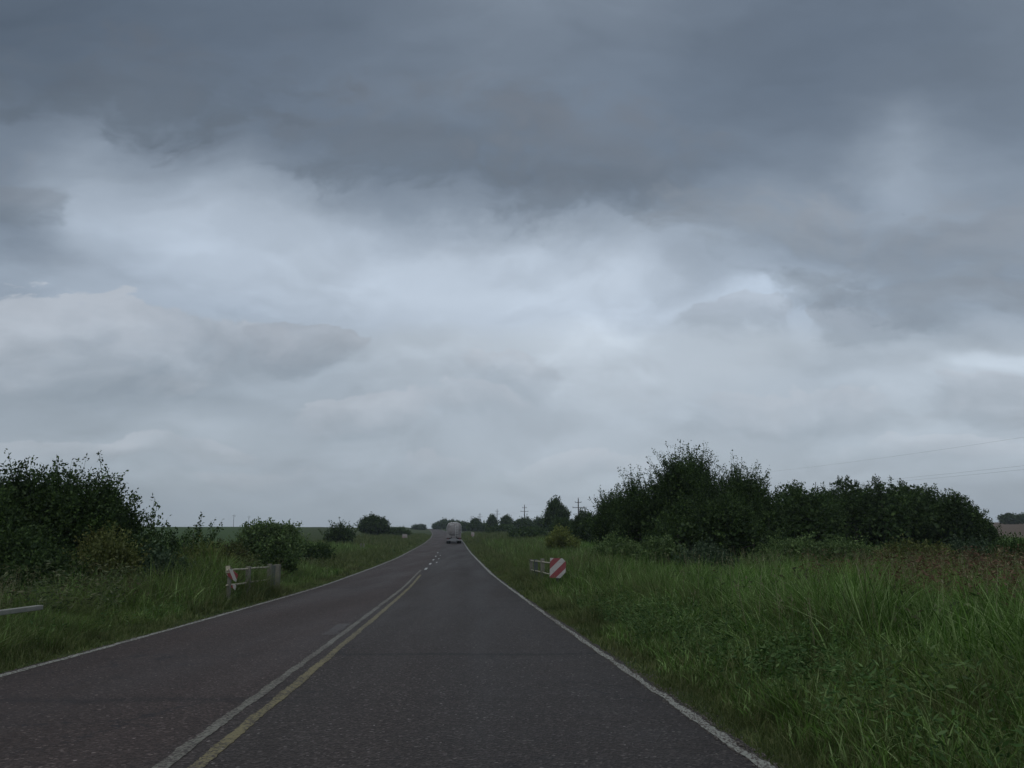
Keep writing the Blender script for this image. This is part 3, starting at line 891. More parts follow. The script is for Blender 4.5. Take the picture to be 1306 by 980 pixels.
def crown_mesh(r, lobes, nshoot, per, shoot, leaf, fill, bias=-0.25, spread=0.10):
    """lobes: (cx,cy,cz,rx,ry,rz). Leaves hang along shoots that break out of the lobes, plus leaves inside."""
    lobes = np.array(lobes, float)
    wgt = (lobes[:, 3] * lobes[:, 5]) ** 1.0; wgt /= wgt.sum()
    li = r.choice(len(lobes), nshoot, p=wgt)
    d = r.normal(size=(nshoot, 3)); d /= np.linalg.norm(d, axis=1)[:, None]
    d[:, 2] = np.where(d[:, 2] < bias, -d[:, 2], d[:, 2])
    C = lobes[li, :3]; Rr = lobes[li, 3:]
    a0 = 0.50 + 0.40 * r.random(nshoot)
    start = C + d * Rr * a0[:, None]
    sd = d + np.array([0, 0, 0.75]) + r.normal(size=(nshoot, 3)) * 0.25
    sd /= np.linalg.norm(sd, axis=1)[:, None]
    sl = shoot * (0.45 + r.random(nshoot) ** 1.5 * 1.0)
    s = r.random((nshoot, per))
    P0 = start[:, None, :] + sd[:, None, :] * (s * sl[:, None])[..., None]
    jit = r.normal(size=(nshoot, per, 3)) * (spread * (1.25 - s * 0.9))[..., None]
    P0 = (P0 + jit).reshape(-1, 3)
    n = len(P0)
    D = r.normal(size=(n, 3)) * 0.8 + np.repeat(d, per, 0) * 0.5 + np.array([0, 0, 0.10])
    D /= np.linalg.norm(D, axis=1)[:, None]
    L = leaf * (0.6 + 0.7 * r.random(n))
    parts = [leaves_on(P0, D, L, L * (0.42 + .2 * r.random(n)), r)]
    # twigs carrying the shoots
    up = np.cross(sd, r.normal(size=sd.shape)); up /= np.linalg.norm(up, axis=1)[:, None] + 1e-9
    tw = 0.012 * max(1.0, leaf / 0.1)
    e = start + sd * (sl * 0.95)[:, None]
    b0 = start - d * Rr * 0.25
    V = np.stack([b0 - up * tw, b0 + up * tw, e + up * tw * .4, e - up * tw * .4], 1).reshape(-1, 3)
    i = np.arange(nshoot) * 4
    parts.append((V, np.stack([i, i + 1, i + 2, i + 3], -1)))
    if fill:
        fi = r.choice(len(lobes), fill, p=wgt)
        q = r.normal(size=(fill, 3)); q /= np.linalg.norm(q, axis=1)[:, None]
        rad = 0.35 + 0.55 * r.random(fill) ** 0.6
        Pf = lobes[fi, :3] + q * lobes[fi, 3:] * rad[:, None]
        Df = r.normal(size=(fill, 3)); Df /= np.linalg.norm(Df, axis=1)[:, None]
        Lf = leaf * (1.3 + 1.2 * r.random(fill))
        parts.append(leaves_on(Pf - Df * (Lf * .5)[:, None], Df, Lf, Lf * .75, r))
    return join(parts)

def tree(name, label, cat, px, py_top, Y, wpx, kind='dark', leaf=0.11, shoot=0.6, nshoot=300, per=34, fill=2500, lobes=None,
         seed=1, group=None, base=None, flat=1.0, nl=7, low=0.05, spread=0.10, trunk=True, depth=1.0):
    """one tree or shrub: centre azimuth px, its top at elevation py_top, at distance Y, so wide"""
    r = np.random.default_rng(seed)
    f = 1025.0
    X = (px - 653) / f * Y * 1.0 / math.cos(PITCH) * 1.0
    X = (px - 653) * Y / (f * math.cos(PITCH) - (490 - py_top) * math.sin(PITCH))
    ztop = 1.3 + Y * (f * math.sin(PITCH) + (490 - py_top) * math.cos(PITCH)) / (f * math.cos(PITCH) - (490 - py_top) * math.sin(PITCH))
    zb = gz(X, Y) - 0.05 if base is None else base
    H = ztop - zb
    Wd = wpx / f * Y
    root = empty(name, (X, Y, zb), label=label, cat=cat, group=group)
    if lobes is None:
        lobes = []
        for k in range(nl):
            a = (k + r.random() * 0.8) / nl
            cx = (a - 0.5) * Wd * 0.72
            hh = H * (0.62 + 0.22 * r.random()) * (1 - 0.30 * (abs(a - .5) * 2) ** 2) * flat
            rz = hh * 0.45
            rx = Wd * (0.20 + 0.10 * r.random())
            lobes.append((cx, (r.random() - .5) * Wd * 0.5 * depth, hh - rz * 0.85, rx, rx * 0.9, rz))
        lobes.append((0, 0, H * (0.30 + low), Wd * 0.40, Wd * 0.34 * depth, H * 0.32))
        top = max(l[2] + l[5] for l in lobes) + shoot * 0.45
        k = H / top
        lobes = [(a, b, c * k, d_, e_, g_ * k) for a, b, c, d_, e_, g_ in lobes]
    v, fc = crown_mesh(r, lobes, nshoot, per, shoot, leaf, fill, spread=spread)
    v[:, 2] = np.maximum(v[:, 2], 0.0)
    np_mesh('crown', v, fc, LM[kind], root)
    if trunk:
        mb = MB()
        tr = max(0.025, H * 0.018)
        nst = 1 if cat == 'tree' else 3
        for s_ in range(nst):
            ox, oy = (r.random() - .5) * Wd * .12 * (nst > 1), (r.random() - .5) * Wd * .12 * (nst > 1)
            mb.tube([(ox, oy, 0), (ox * 1.3, oy, H * .18), (ox * 1.6 + .02 * H, oy * 1.5, H * .38)], [tr * 1.2, tr, tr * .75], 7)
            for l in lobes[s_::nst]:
                p1 = Vector((ox * 1.6 + .02 * H, oy * 1.5, H * (.22 + .14 * r.random())))
                p2 = Vector(l[:3]); pm = p1.lerp(p2, .5) + Vector((0, 0, -.04 * H))
                p3 = p2 + Vector((0, 0, l[5] * .6))
                mb.tube([p1, pm, p2, p3], [tr * .6, tr * .45, tr * .3, tr * .1], 5)
        mb.build('trunk', mat_bark, root, smooth=True)
    return root

# -- left thicket
GL = 'dark shrubby trees of the left thicket'
tree('broadleaf_tree', 'tallest dark leafy tree of the left thicket with upright shoots', 'tree', 78, 578, 24, 160, seed=101, nshoot=760, per=34, fill=6500, leaf=.10, shoot=.9, group=GL)
tree('broadleaf_tree', 'dark leafy tree cut by the left photo edge', 'tree', -20, 586, 23, 170, seed=102, nshoot=640, per=30, fill=5500, leaf=.10, shoot=.85, group=GL)
tree('broadleaf_tree', 'dark tree sloping down at the right end of the left thicket', 'tree', 146, 590, 25, 50, seed=103, nshoot=420, per=30, fill=3600, leaf=.10, shoot=.85, group=GL)
tree('leafy_shrub', 'low dark bush at the foot of the left thicket', 'shrub', 45, 668, 21, 150, seed=104, nshoot=360, per=26, fill=3600, leaf=.08, shoot=.45, group=GL)
tree('leafy_shrub', 'open leafy shrub with shoots just right of the left thicket', 'shrub', 190, 650, 27, 24, kind='mid', seed=105, nshoot=26, per=26, fill=250, leaf=.12, shoot=.9)
# saplings whose tops stand against the field
for i, (px, pt, w, lab) in enumerate([
        (209, 652, 14, 'thin leafy sapling beside the open shrub, shoots against the sky'), (224, 658, 12, 'short forked sapling standing above the left field line'),
        (238, 663, 12, 'lowest leafy sapling tip showing above the left field line'), (252, 651, 18, 'tallest slender sapling standing alone above the left field line'),
        (271, 661, 16, 'two-tipped sapling last in the row above the left field line')]):
    Y = 28 + i * 1.5
    tree('sapling', lab, 'sapling', px, pt - 5, Y, w, kind='dark', seed=120 + i, nshoot=20, per=20, fill=30, leaf=.10, shoot=.7, nl=3, group='saplings above the left field line', spread=.07)
# mid shrubs left
GM = 'shrubs between the left thicket and the barrier'
tree('leafy_shrub', 'yellowish olive shrub against the dark left thicket', 'shrub', 146, 666, 22.5, 84, kind='straw', seed=131, nshoot=300, per=24, fill=1500, leaf=.08, shoot=.5, group=GM)
tree('leafy_shrub', 'blue-green shrub with pale stalks right of the olive shrub', 'shrub', 208, 694, 23, 70, kind='blue', seed=132, nshoot=200, per=22, fill=1200, leaf=.09, shoot=.4, group=GM)
tree('leafy_shrub', 'low olive shrub just left of the red and white panel', 'shrub', 262, 690, 27, 78, kind='straw', seed=133, nshoot=220, per=22, fill=1400, leaf=.08, shoot=.4, group=GM)
tree('leafy_shrub', 'green shrub above the field between the saplings and the round bush', 'shrub', 228, 684, 33, 110, kind='bright', seed=134, nshoot=260, per=22, fill=1800, leaf=.10, shoot=.4, group=GM)
tree('leafy_shrub', 'brown-leaved shrub behind the left barrier panel', 'shrub', 292, 684, 34, 66, kind='olive', seed=135, nshoot=200, per=20, fill=1300, leaf=.09, shoot=.4, group=GM)
tree('round_bush', 'large domed green bush behind the left barrier', 'bush', 347, 658, 50, 84, kind='bright', seed=136, nshoot=420, per=30, fill=3500, leaf=.15, shoot=.5, spread=.16)
tree('leafy_shrub', 'dark low shrub right behind the concrete posts of the left barrier', 'shrub', 352, 700, 36, 62, kind='dark', seed=137, nshoot=200, per=20, fill=1200, leaf=.10, shoot=.35, group=GM)
tree('leafy_shrub', 'mid-green low shrub on the slope right of the domed bush', 'shrub', 395, 690, 58, 60, kind='mid', seed=138, nshoot=180, per=18, fill=1200, leaf=.14, shoot=.4, group=GM)
tree('leafy_shrub', 'spiky dark shrub on the left skyline halfway to the boxy tree', 'shrub', 434, 667, 120, 38, kind='dark', seed=139, nshoot=150, per=16, fill=800, leaf=.24, shoot=1.2)
tree('field_tree', 'boxy dark tree alone on the left skyline', 'tree', 478, 655, 190, 35, kind='dark', seed=140, nshoot=320, per=22, fill=2600, leaf=.36, shoot=.9, flat=1.0, spread=.35, nl=8)
tree('leafy_shrub', 'low shrub under the boxy skyline tree', 'shrub', 508, 673, 210, 30, kind='mid', seed=141, nshoot=160, per=14, fill=800, leaf=.35, shoot=.6, spread=.3)
for i, (px, pt, Y, w, lab) in enumerate([
        (535, 671, 480, 16, 'far bush beside the left side of the road crest'), (557, 668, 520, 9, 'small far bush above the road crest'),
        (566, 663, 500, 14, 'far dark tree just left of the tanker top'), (578, 663, 470, 18, 'far bushy tree right behind the tanker top')]):
    tree('distant_bush', lab, 'bush', px, pt, Y, w, kind='dark', seed=150 + i, nshoot=160, per=14, fill=900, leaf=.8, shoot=1.3, spread=.7, group='bushes on the far crest')

# -- far right ridge
FR = 'trees along the far right ridge'
for i, (px, pt, Y, w, k, lab) in enumerate([
        (590, 667, 380, 24, 'dark', 'low dark hedge clump right above the tanker'),
        (606, 661, 330, 9, 'dark', 'small round tree right of the tanker on the ridge'),
        (616, 668, 340, 34, 'mid', 'low green hedge between the two small ridge trees'),
        (628, 657, 300, 10, 'dark', 'small umbrella-shaped tree on the ridge with sky beside it'),
        (646, 657, 280, 13, 'dark', 'dark clump at the left end of the long ridge hedge'),
        (668, 660, 260, 30, 'dark', 'middle stretch of the long ridge hedge below the second pole'),
        (694, 659, 240, 30, 'dark', 'hedge running into the foot of the tall round tree'),
        (640, 671, 240, 40, 'mid', 'low green shrub mass in front of the stubble strip'),
        (676, 671, 150, 54, 'mid', 'broad green shrub below the long ridge hedge')]):
    tree('distant_tree', lab, 'tree', px, pt, Y, w, kind=k, seed=170 + i, nshoot=220, per=16, fill=1500, leaf=Y * .0019, shoot=Y * .0035, spread=Y * .0016, group=FR)
tree('field_tree', 'tall round dark tree standing above the right hedge left of the big pole', 'tree', 710, 632, 175, 28, kind='dark', seed=190, nshoot=460, per=24, fill=3200, leaf=.34, shoot=.9, spread=.32, nl=9)
tree('yellow_bush', 'yellow-green bush standing out in front of the dark hedge', 'bush', 716, 671, 75, 40, kind='yellow', seed=191, nshoot=260, per=22, fill=1600, leaf=.16, shoot=.4, spread=.18)
GR = 'trees and hedge of the big thicket right of the road'
RT = [
    (722, 657, 120, 44, 'mid', 'green hedge shrub left of the big pole base', 0.17, 260),
    (752, 645, 95, 50, 'dark', 'low dark hedge tree at the left foot of the big thicket', 0.16, 300),
    (782, 624, 50, 40, 'dark', 'dark hedge tree sloping up into the big thicket', 0.14, 360),
    (812, 598, 45, 44, 'dark', 'leafy tree on the left shoulder of the tallest right tree', 0.12, 300),
    (872, 567, 44, 112, 'dark', 'tallest leafy tree of the right thicket, ragged top', 0.13, 760),
    (952, 588, 44, 76, 'dark', 'second leafy tree with spiky shoots right of the tallest', 0.13, 460),
    (905, 625, 40, 150, 'dark', 'dark undergrowth tree below the tallest right tree', 0.12, 500),
    (1020, 607, 52, 96, 'mid', 'rounded tree in the dip right of the two tall leafy trees', 0.15, 400),
    (1085, 597, 56, 124, 'dark', 'dense domed tree at the middle of the right thicket', 0.16, 520),
    (1150, 608, 56, 124, 'mid', 'dense tree right of the domed one, flat top', 0.16, 460),
    (1208, 622, 56, 96, 'dark', 'sloping tree near the right end of the thicket', 0.15, 400),
    (1243, 646, 55, 50, 'dark', 'last small tree at the right end of the thicket', 0.15, 240),
]
for i, (px, pt, Y, w, k, lab, lf, ns) in enumerate(RT):
    tree('thicket_tree', lab, 'tree', px, pt, Y, w, kind=k, seed=200 + i, nshoot=int(ns * 1.7), per=30, fill=int(ns * 12), leaf=lf * .84, shoot=(1.0, 1.15, 1.2, 1.1)[i - 2] if 2 <= i <= 5 else .5,
         spread=.12, group=GR, nl=9, depth=1.2)
GS = 'shrubs in the grass before the right thicket'
for i, (px, pt, Y, w, k, lab) in enumerate([
        (795, 680, 42, 80, 'bright', 'low green shrub in front of the hedge left of the tall tree'),
        (842, 678, 34, 60, 'bright', 'pale leafy weed clump right in front of the tallest tree'),
        (900, 694, 33, 80, 'blue', 'greyish green shrub below the second leafy tree'),
        (1010, 680, 36, 90, 'bright', 'low rounded green shrub in front of the dip in the thicket'),
        (1080, 682, 35, 110, 'bright', 'wide low green shrub in front of the domed tree'),
        (1160, 686, 32, 110, 'straw', 'olive brown shrub in front of the flat-topped tree'),
        (1235, 686, 34, 90, 'blue', 'blue-green shrub near the right end of the thicket'),
        (1290, 684, 30, 80, 'mid', 'green shrub in front of the ploughed field on the right')]):
    tree('low_shrub', lab, 'shrub', px, pt, Y, w, kind=k, seed=230 + i, nshoot=240, per=20, fill=1300, leaf=.10, shoot=.45, spread=.12, group=GS, low=.1)
FF = 'trees at the far edge of the ploughed field'
for i, (px, pt, w, lab) in enumerate([(1288, 656, 28, 'far dark tree clump left on the ploughed field edge'), (1316, 655, 40, 'far dark tree clump cut by the right photo edge')]):
    tree('distant_tree', lab, 'tree', px, pt, 330, w, kind='dark', seed=250 + i, nshoot=240, per=16, fill=1600, leaf=.65, shoot=1.0, spread=.55, group=FF)

# a few plants one can single out
def weed_plant(name, label, x, y, h, kind, nstem, seed, leaf=.12, dark=False):
    r = np.random.default_rng(seed)
    zb = gz(x, y)
    root = empty(name, (x, y, zb), label=label, cat='plant')
    mb = MB(); P0, D = [], []
    for s in range(nstem):
        a = r.random() * 6.28; l = 0.15 + 0.3 * r.random(); hh = h * (.7 + .3 * r.random())
        pts = [(math.cos(a) * l * t * t * h, math.sin(a) * l * t * t * h, hh * t) for t in (0, .35, .7, 1)]
        mb.tube(pts, [.008, .007, .005, .002], 5)
        for q in range(12):
            t = .3 + .7 * r.random()
            P0.append((math.cos(a) * l * t * t * h, math.sin(a) * l * t * t * h, hh * t))
            b = r.random() * 6.28; e = r.random() * .9 - .1
            D.append((math.cos(b) * math.cos(e), math.sin(b) * math.cos(e), math.sin(e)))
    P0, D = np.array(P0), np.array(D)
    L = leaf * (.6 + r.random(len(P0)) * .8)
    v, f = leaves_on(P0, D, L, L * .3, r)
    np_mesh('leaves', v, f, kind, root)
    mb.build('stem', mat_bark if dark else kind, root)
weed_plant('dead_weed', 'dark curled dead weed standing in the green grass', 6.7, 18.5, 1.15, simple('dead_leaves', (.03, .026, .016, 1), .9), 7, 61, .10, True)
weed_plant('star_weed', 'pale star-leaved weed near the ploughed field', 15.5, 26.0, 1.45, LM['yellow'], 6, 62, .2)
weed_plant('tall_stalk', 'light seed stalk rising before the tallest right tree', 7.1, 21.0, 1.35, LM['yellow'], 4, 63, .12)

# ------------------------------------------------------------------ barriers with hazard boards
mat_conc = simple('weathered_concrete', (0.13, 0.12, 0.092, 1), .9, var=.25, scale=7, bump=.35, dirt=(.07, .07, .055, 1), dirt_k=.7)
mat_concd = simple('dark_mossy_concrete', (0.055, 0.062, 0.056, 1), .9, var=.25, scale=8, bump=.3, dirt=(.04, .05, .035, 1), dirt_k=.6)
mat_rail = simple('faded_white_rail', (0.33, 0.295, 0.20, 1), .7, var=.15, scale=10, dirt=(.14, .13, .10, 1), dirt_k=.7)
mat_galv = simple('galvanised_steel', (0.30, 0.31, 0.31, 1), .5, metal=.5, var=.15, scale=5)

def stripe_mat(name, sgn=1, freq=1 / .24, phase=0.0):
    m, N = new_mat(name)
    tc = N.n('ShaderNodeTexCoord')
    sp = N.n('ShaderNodeSeparateXYZ'); N.put(sp.inputs[0], tc.outputs['Object'])
    q = N.m('ADD', N.m('MULTIPLY', N.m('SUBTRACT', sp.outputs[2], N.m('MULTIPLY', sp.outputs[0], sgn)), freq), phase)
    k = N.m('GREATER_THAN', N.m('FRACT', q), 0.5)
    n = N.noise(tc.outputs['Object'], 9, 5, .65)
    wht = N.mix(n, (.26, .24, .22, 1), (.40, .38, .35, 1))
    red = N.mix(n, (.13, .018, .020, 1), (.23, .040, .042, 1))
    c = N.mix(k, wht, red)
    c = N.mix(N.mr(N.noise(tc.outputs['Object'], 14, 5, .7), .58, .66, 0, .8), c, (.12, .11, .09, 1))
    p = N.n('ShaderNodeBsdfPrincipled'); N.put(p.inputs['Base Color'], c); p.inputs['Roughness'].default_value = .45
    o = N.n('ShaderNodeOutputMaterial'); N.t.links.new(p.outputs[0], o.inputs[0])
    return m

def roadpt(Y, lat):
    """point on the near road plane extended sideways"""
    return -0.0697 * Y + lat, -0.0207 * Y

def barrier(label, lat, posts, y_near, y_far, top, low, board):
    x0, zp0 = roadpt(y_near, lat)
    root = empty('roadside_barrier', (x0, y_near, gz(x0, y_near)), label=label, cat='barrier', group='concrete post barriers over the culvert')
    ox, oy, oz = root.location
    for (Y, w, h, mt) in posts:
        x, zp = roadpt(Y, lat)
        g = gz(x, Y) - .25
        ztop = zp + h
        MB().box((x - ox, Y - oy, (g + ztop) / 2 - oz), (w, w * .95, ztop - g), rot=Matrix.Rotation(.04 + .1 * (w - .1), 3, 'Z'), taper=.93).build('post', mt, root, bevel=.008)
    for k, hh in enumerate((top, low)):
        pts = []
        for s in range(7):
            Y = y_near - .15 + (y_far - y_near + .2) * s / 6
            x, zp = roadpt(Y, lat)
            pts.append((x - ox - .02, Y - oy, zp + hh - oz + .008 * math.sin(s * 2.1 + k)))
        MB().tube(pts, .024, 8).build('rail', mat_rail, root, smooth=True)
    return root

def board_obj(outline, mat, loc, rot, parent, name='hazard_board'):
    o = MB().poly(outline, -.006, .006).build(name, mat, parent)
    o.location = Vector(loc) - parent.location
    o.rotation_euler = rot
    return o

bl = barrier('concrete post barrier with crumpled red and white panel, left of the road', -5.75,
             [(21.1, .09, .90, mat_conc), (23.0, .13, .90, mat_conc), (25.6, .13, .93, mat_conc), (26.15, .12, .88, mat_concd), (26.75, .19, .90, mat_conc)],
             21.1, 25.7, .84, .46, None)
sL = stripe_mat('left_board_stripes', -1, 1 / .27, .12)
x, zp = roadpt(20.95, -5.75)
board_obj([(-.15, -.05), (-.15, .11), (-.02, .12), (.15, .07), (.16, -.12), (-.02, -.09)], sL, (x + .10, 20.97, zp + .72), (R(8), R(20), R(-12)), bl)
board_obj([(-.07, -.05), (-.06, .04), (.05, .05), (.08, -.06)], sL, (x + .15, 20.99, zp + .44), (R(12), R(30), R(-5)), bl, 'board_fragment')
board_obj([(-.055, -.09), (-.055, .09), (.055, .09), (.055, -.09)], mat_rail, (x - .02, 20.98, zp + .86), (0, R(-4), 0), bl, 'bracket')
br = barrier('concrete post barrier with diagonal striped board, right of the road', 3.3,
             [(35.4, .14, .99, mat_conc), (33.5, .15, 1.0, mat_concd), (33.0, .07, 1.0, mat_concd), (30.9, .15, 1.05, mat_conc), (26.5, .07, 1.05, mat_conc)],
             26.5, 35.3, .93, .55, None)
sR = stripe_mat('right_board_stripes', 1, 1 / .46, .02)
x, zp = roadpt(26.3, 3.3)
board_obj([(-.26, -.30), (-.26, .31), (.14, .31), (.25, .20), (.25, -.12), (.08, -.31)], sR, (x + .0, 26.32, zp + .79), (0, R(2), R(4)), br)

# near guard rail, its far end in the frame on the left
gx0, gzp0 = roadpt(9.0, -6.4)
rootg = empty('guard_rail', (gx0, 9.0, gz(gx0, 9.0)), label='pale concrete guard beam ending in the grass at the left photo edge', cat='guard rail')
pts = []
for s in range(9):
    Y = 6.0 + (12.85 - 6.0) * s / 8
    x, zp = roadpt(Y, -6.4)
    pts.append(Vector((x - gx0, Y - 9.0, zp + .46 - rootg.location.z)))
mb = MB()
d = (pts[-1] - pts[0]); L = d.length
q = d.to_track_quat('Y', 'Z').to_matrix()
mb.box((pts[0] + pts[-1]) / 2, (.10, L, .07), rot=q)
mb.build('beam', simple('pale_beam_concrete', (.22, .21, .175, 1), .85, var=.2, scale=6, bump=.3, dirt=(.12, .12, .09, 1), dirt_k=.6), rootg, bevel=.012)
for Y in (6.4, 10.4):
    x, zp = roadpt(Y, -6.42)
    g = gz(x, Y) - .2
    zt = zp + .41
    MB().box((x - gx0, Y - 9.0, (g + zt) / 2 - rootg.location.z), (.13, .13, zt - g), taper=.95).build('post', mat_conc, rootg, bevel=.008)

# small hazard boards at the far culvert and the pale marker posts
def small_board(label, px, Y, w, h, zc, ph):
    X = (px - 653) / 1025 * Y / math.cos(PITCH) * .985
    g = gz(X, Y)
    root = empty('hazard_marker', (X, Y, g), label=label, cat='road sign', group='small hazard boards at the far culvert')
    MB().box((0, .05, zc * .5 - .1), (.08, .08, zc + .2)).build('post', mat_galv, root, bevel=.005)
    o = MB().poly([(-w / 2, -h / 2), (-w / 2, h / 2), (w * .35, h / 2), (w / 2, h * .3), (w / 2, -h / 2)], -.01, .01).build('board', simple('faded_board', (.24, .22, .20, 1), .5, var=.3, scale=3, dirt=(.16, .05, .045, 1), dirt_k=.7), root)
    o.location = (0, -.02, zc)
small_board('small faded striped board on the slope left of the far road', 519, 168, 1.0, .8, 1.0, -1)
small_board('small faded striped board just right of the tanker', 604, 168, .62, .85, 1.25, 1)
for px, lab in ((462.3, 'left one of two pale posts on the slope left of the road'), (465.6, 'right one of two pale posts on the slope left of the road')):
    Y = 100
    X = (px - 653) / 1025 * Y * .99
    g = gz(X, Y)
    o = MB().box((0, 0, .45), (.17, .15, 1.15), taper=.9).build('marker_post', mat_conc, bevel=.01)
    o.location = (X, Y, g)
    tag(o, lab, 'post', 'pale posts on the left slope')

# ------------------------------------------------------------------ power line
mat_pole = simple('dark_pole_timber', (.045, .042, .040, 1), .8, var=.3, scale=3)
mat_wire = simple('wire_aluminium', (.10, .10, .105, 1), .5, metal=.3)
mat_ins = simple('insulator_glass', (.12, .14, .13, 1), .3)
def power_pole(x, y, h, label, rz=0.13, arms=2):
    g = gz(x, y) - .2
    root = empty('power_pole', (x, y, g), rz, label=label, cat='power pole', group='power poles along the right side')
    MB().tube([(0, 0, 0), (0, 0, h * .5), (0, 0, h)], [.21, .18, .13], 10).build('pole', mat_pole, root, smooth=True)
    for k in range(arms):
        z = h - (.0 if k == 0 else 0) - (.95 + 1.35 * k)
        wd = (1.7, 3.0)[k]
        MB().box((0, .17, z), (wd, .12, .14)).build('crossarm', mat_pole, root, bevel=.01)
        for sx in ((-1, 1) if k == 1 else (-1, 1)):
            MB().tube([(sx * wd * .46, .17, z + .07), (sx * wd * .46, .17, z + .16), (sx * wd * .46, .17, z + .24), (sx * wd * .46, .17, z + .34)], [.03, .08, .06, .03], 8).build('insulator', mat_ins, root, smooth=True)
    MB().tube([(0, 0, h), (0, 0, h + .12), (0, 0, h + .3)], [.05, .09, .03], 8).build('insulator', mat_ins, root, smooth=True)
    return root
def line_x(Y): return 48 - .1435 * Y
PY = [(-62, 'first'), (28, 'x'), (119, 'x'), (211, 'x'), (300, 'x'), (400, 'x'), (500, 'x'), (610, 'x')]
LAB = {28: 'pole just beyond the right photo edge carrying the wires', 119: 'pole hidden behind the tallest right tree', 211: 'largest power pole in view, between the round tree and the thicket',
       300: 'second power pole, standing above the long ridge hedge', 400: 'third power pole, beside the umbrella-shaped tree', 500: 'thin power pole above the ridge, fourth from the thicket',
       610: 'faintest power pole above the ridge, fifth from the thicket'}
PX = {211: 738, 300: 669, 400: 634, 500: 612, 610: 601}
tops = []
for Y, _ in PY:
    X = line_x(Y) if Y not in PX else (PX[Y] - 653) / 1025 * Y * .985
    hgtp = {211: 9.6, 300: 9.3, 400: 9.6, 500: 9.3, 610: 8.8}.get(Y, 9.45)
    if Y == 211: hgtp = 9.3
    g = gz(X, Y) - .2
    if Y in LAB and Y not in (119,):
        power_pole(X, Y, hgtp, LAB[Y])
    elif Y == 119:
        power_pole(X, Y, 9.4, LAB[Y]); hgtp = 9.4
    tops.append((X, Y, g + hgtp))
def cable(label, dx, dz):
    pts = []
    for (a, b) in zip(tops[:-1], tops[1:]):
        for s in range(14):
            t = s / 14
            sag = 4 * t * (1 - t) * 0.7
            pts.append((a[0] + (b[0] - a[0]) * t + dx, a[1] + (b[1] - a[1]) * t, a[2] + (b[2] - a[2]) * t + dz - sag))
    pts.append((tops[-1][0] + dx, tops[-1][1], tops[-1][2] + dz))
    o = MB().tube(pts, .0052, 5).build('power_cable', mat_wire)
    tag(o, label, 'cable', 'cables of the power line')
cable('highest power cable crossing the sky at the right photo edge', 0, .3)
cable('upper of the two lower power cables at the right photo edge', -1.4, -2.0)
cable('lowest power cable, just under its twin at the right photo edge', 1.4, -2.0)
for px, Y, lab in ((303, 420, 'faint far pole standing on the left field line'), (322, 460, 'faint far pole just left of the domed bush')):
    X = (px - 653) / 1025 * Y
    g = gz(X, Y)
    root = empty('field_pole', (X, Y, g), label=lab, cat='power pole', group='faint poles beyond the left field')
    MB().tube([(0, 0, 0), (0, 0, 6.6)], [.13, .09], 8).build('pole', mat_pole, root)
    MB().box((0, .12, 5.9), (1.9, .1, .12)).build('crossarm', mat_pole, root)

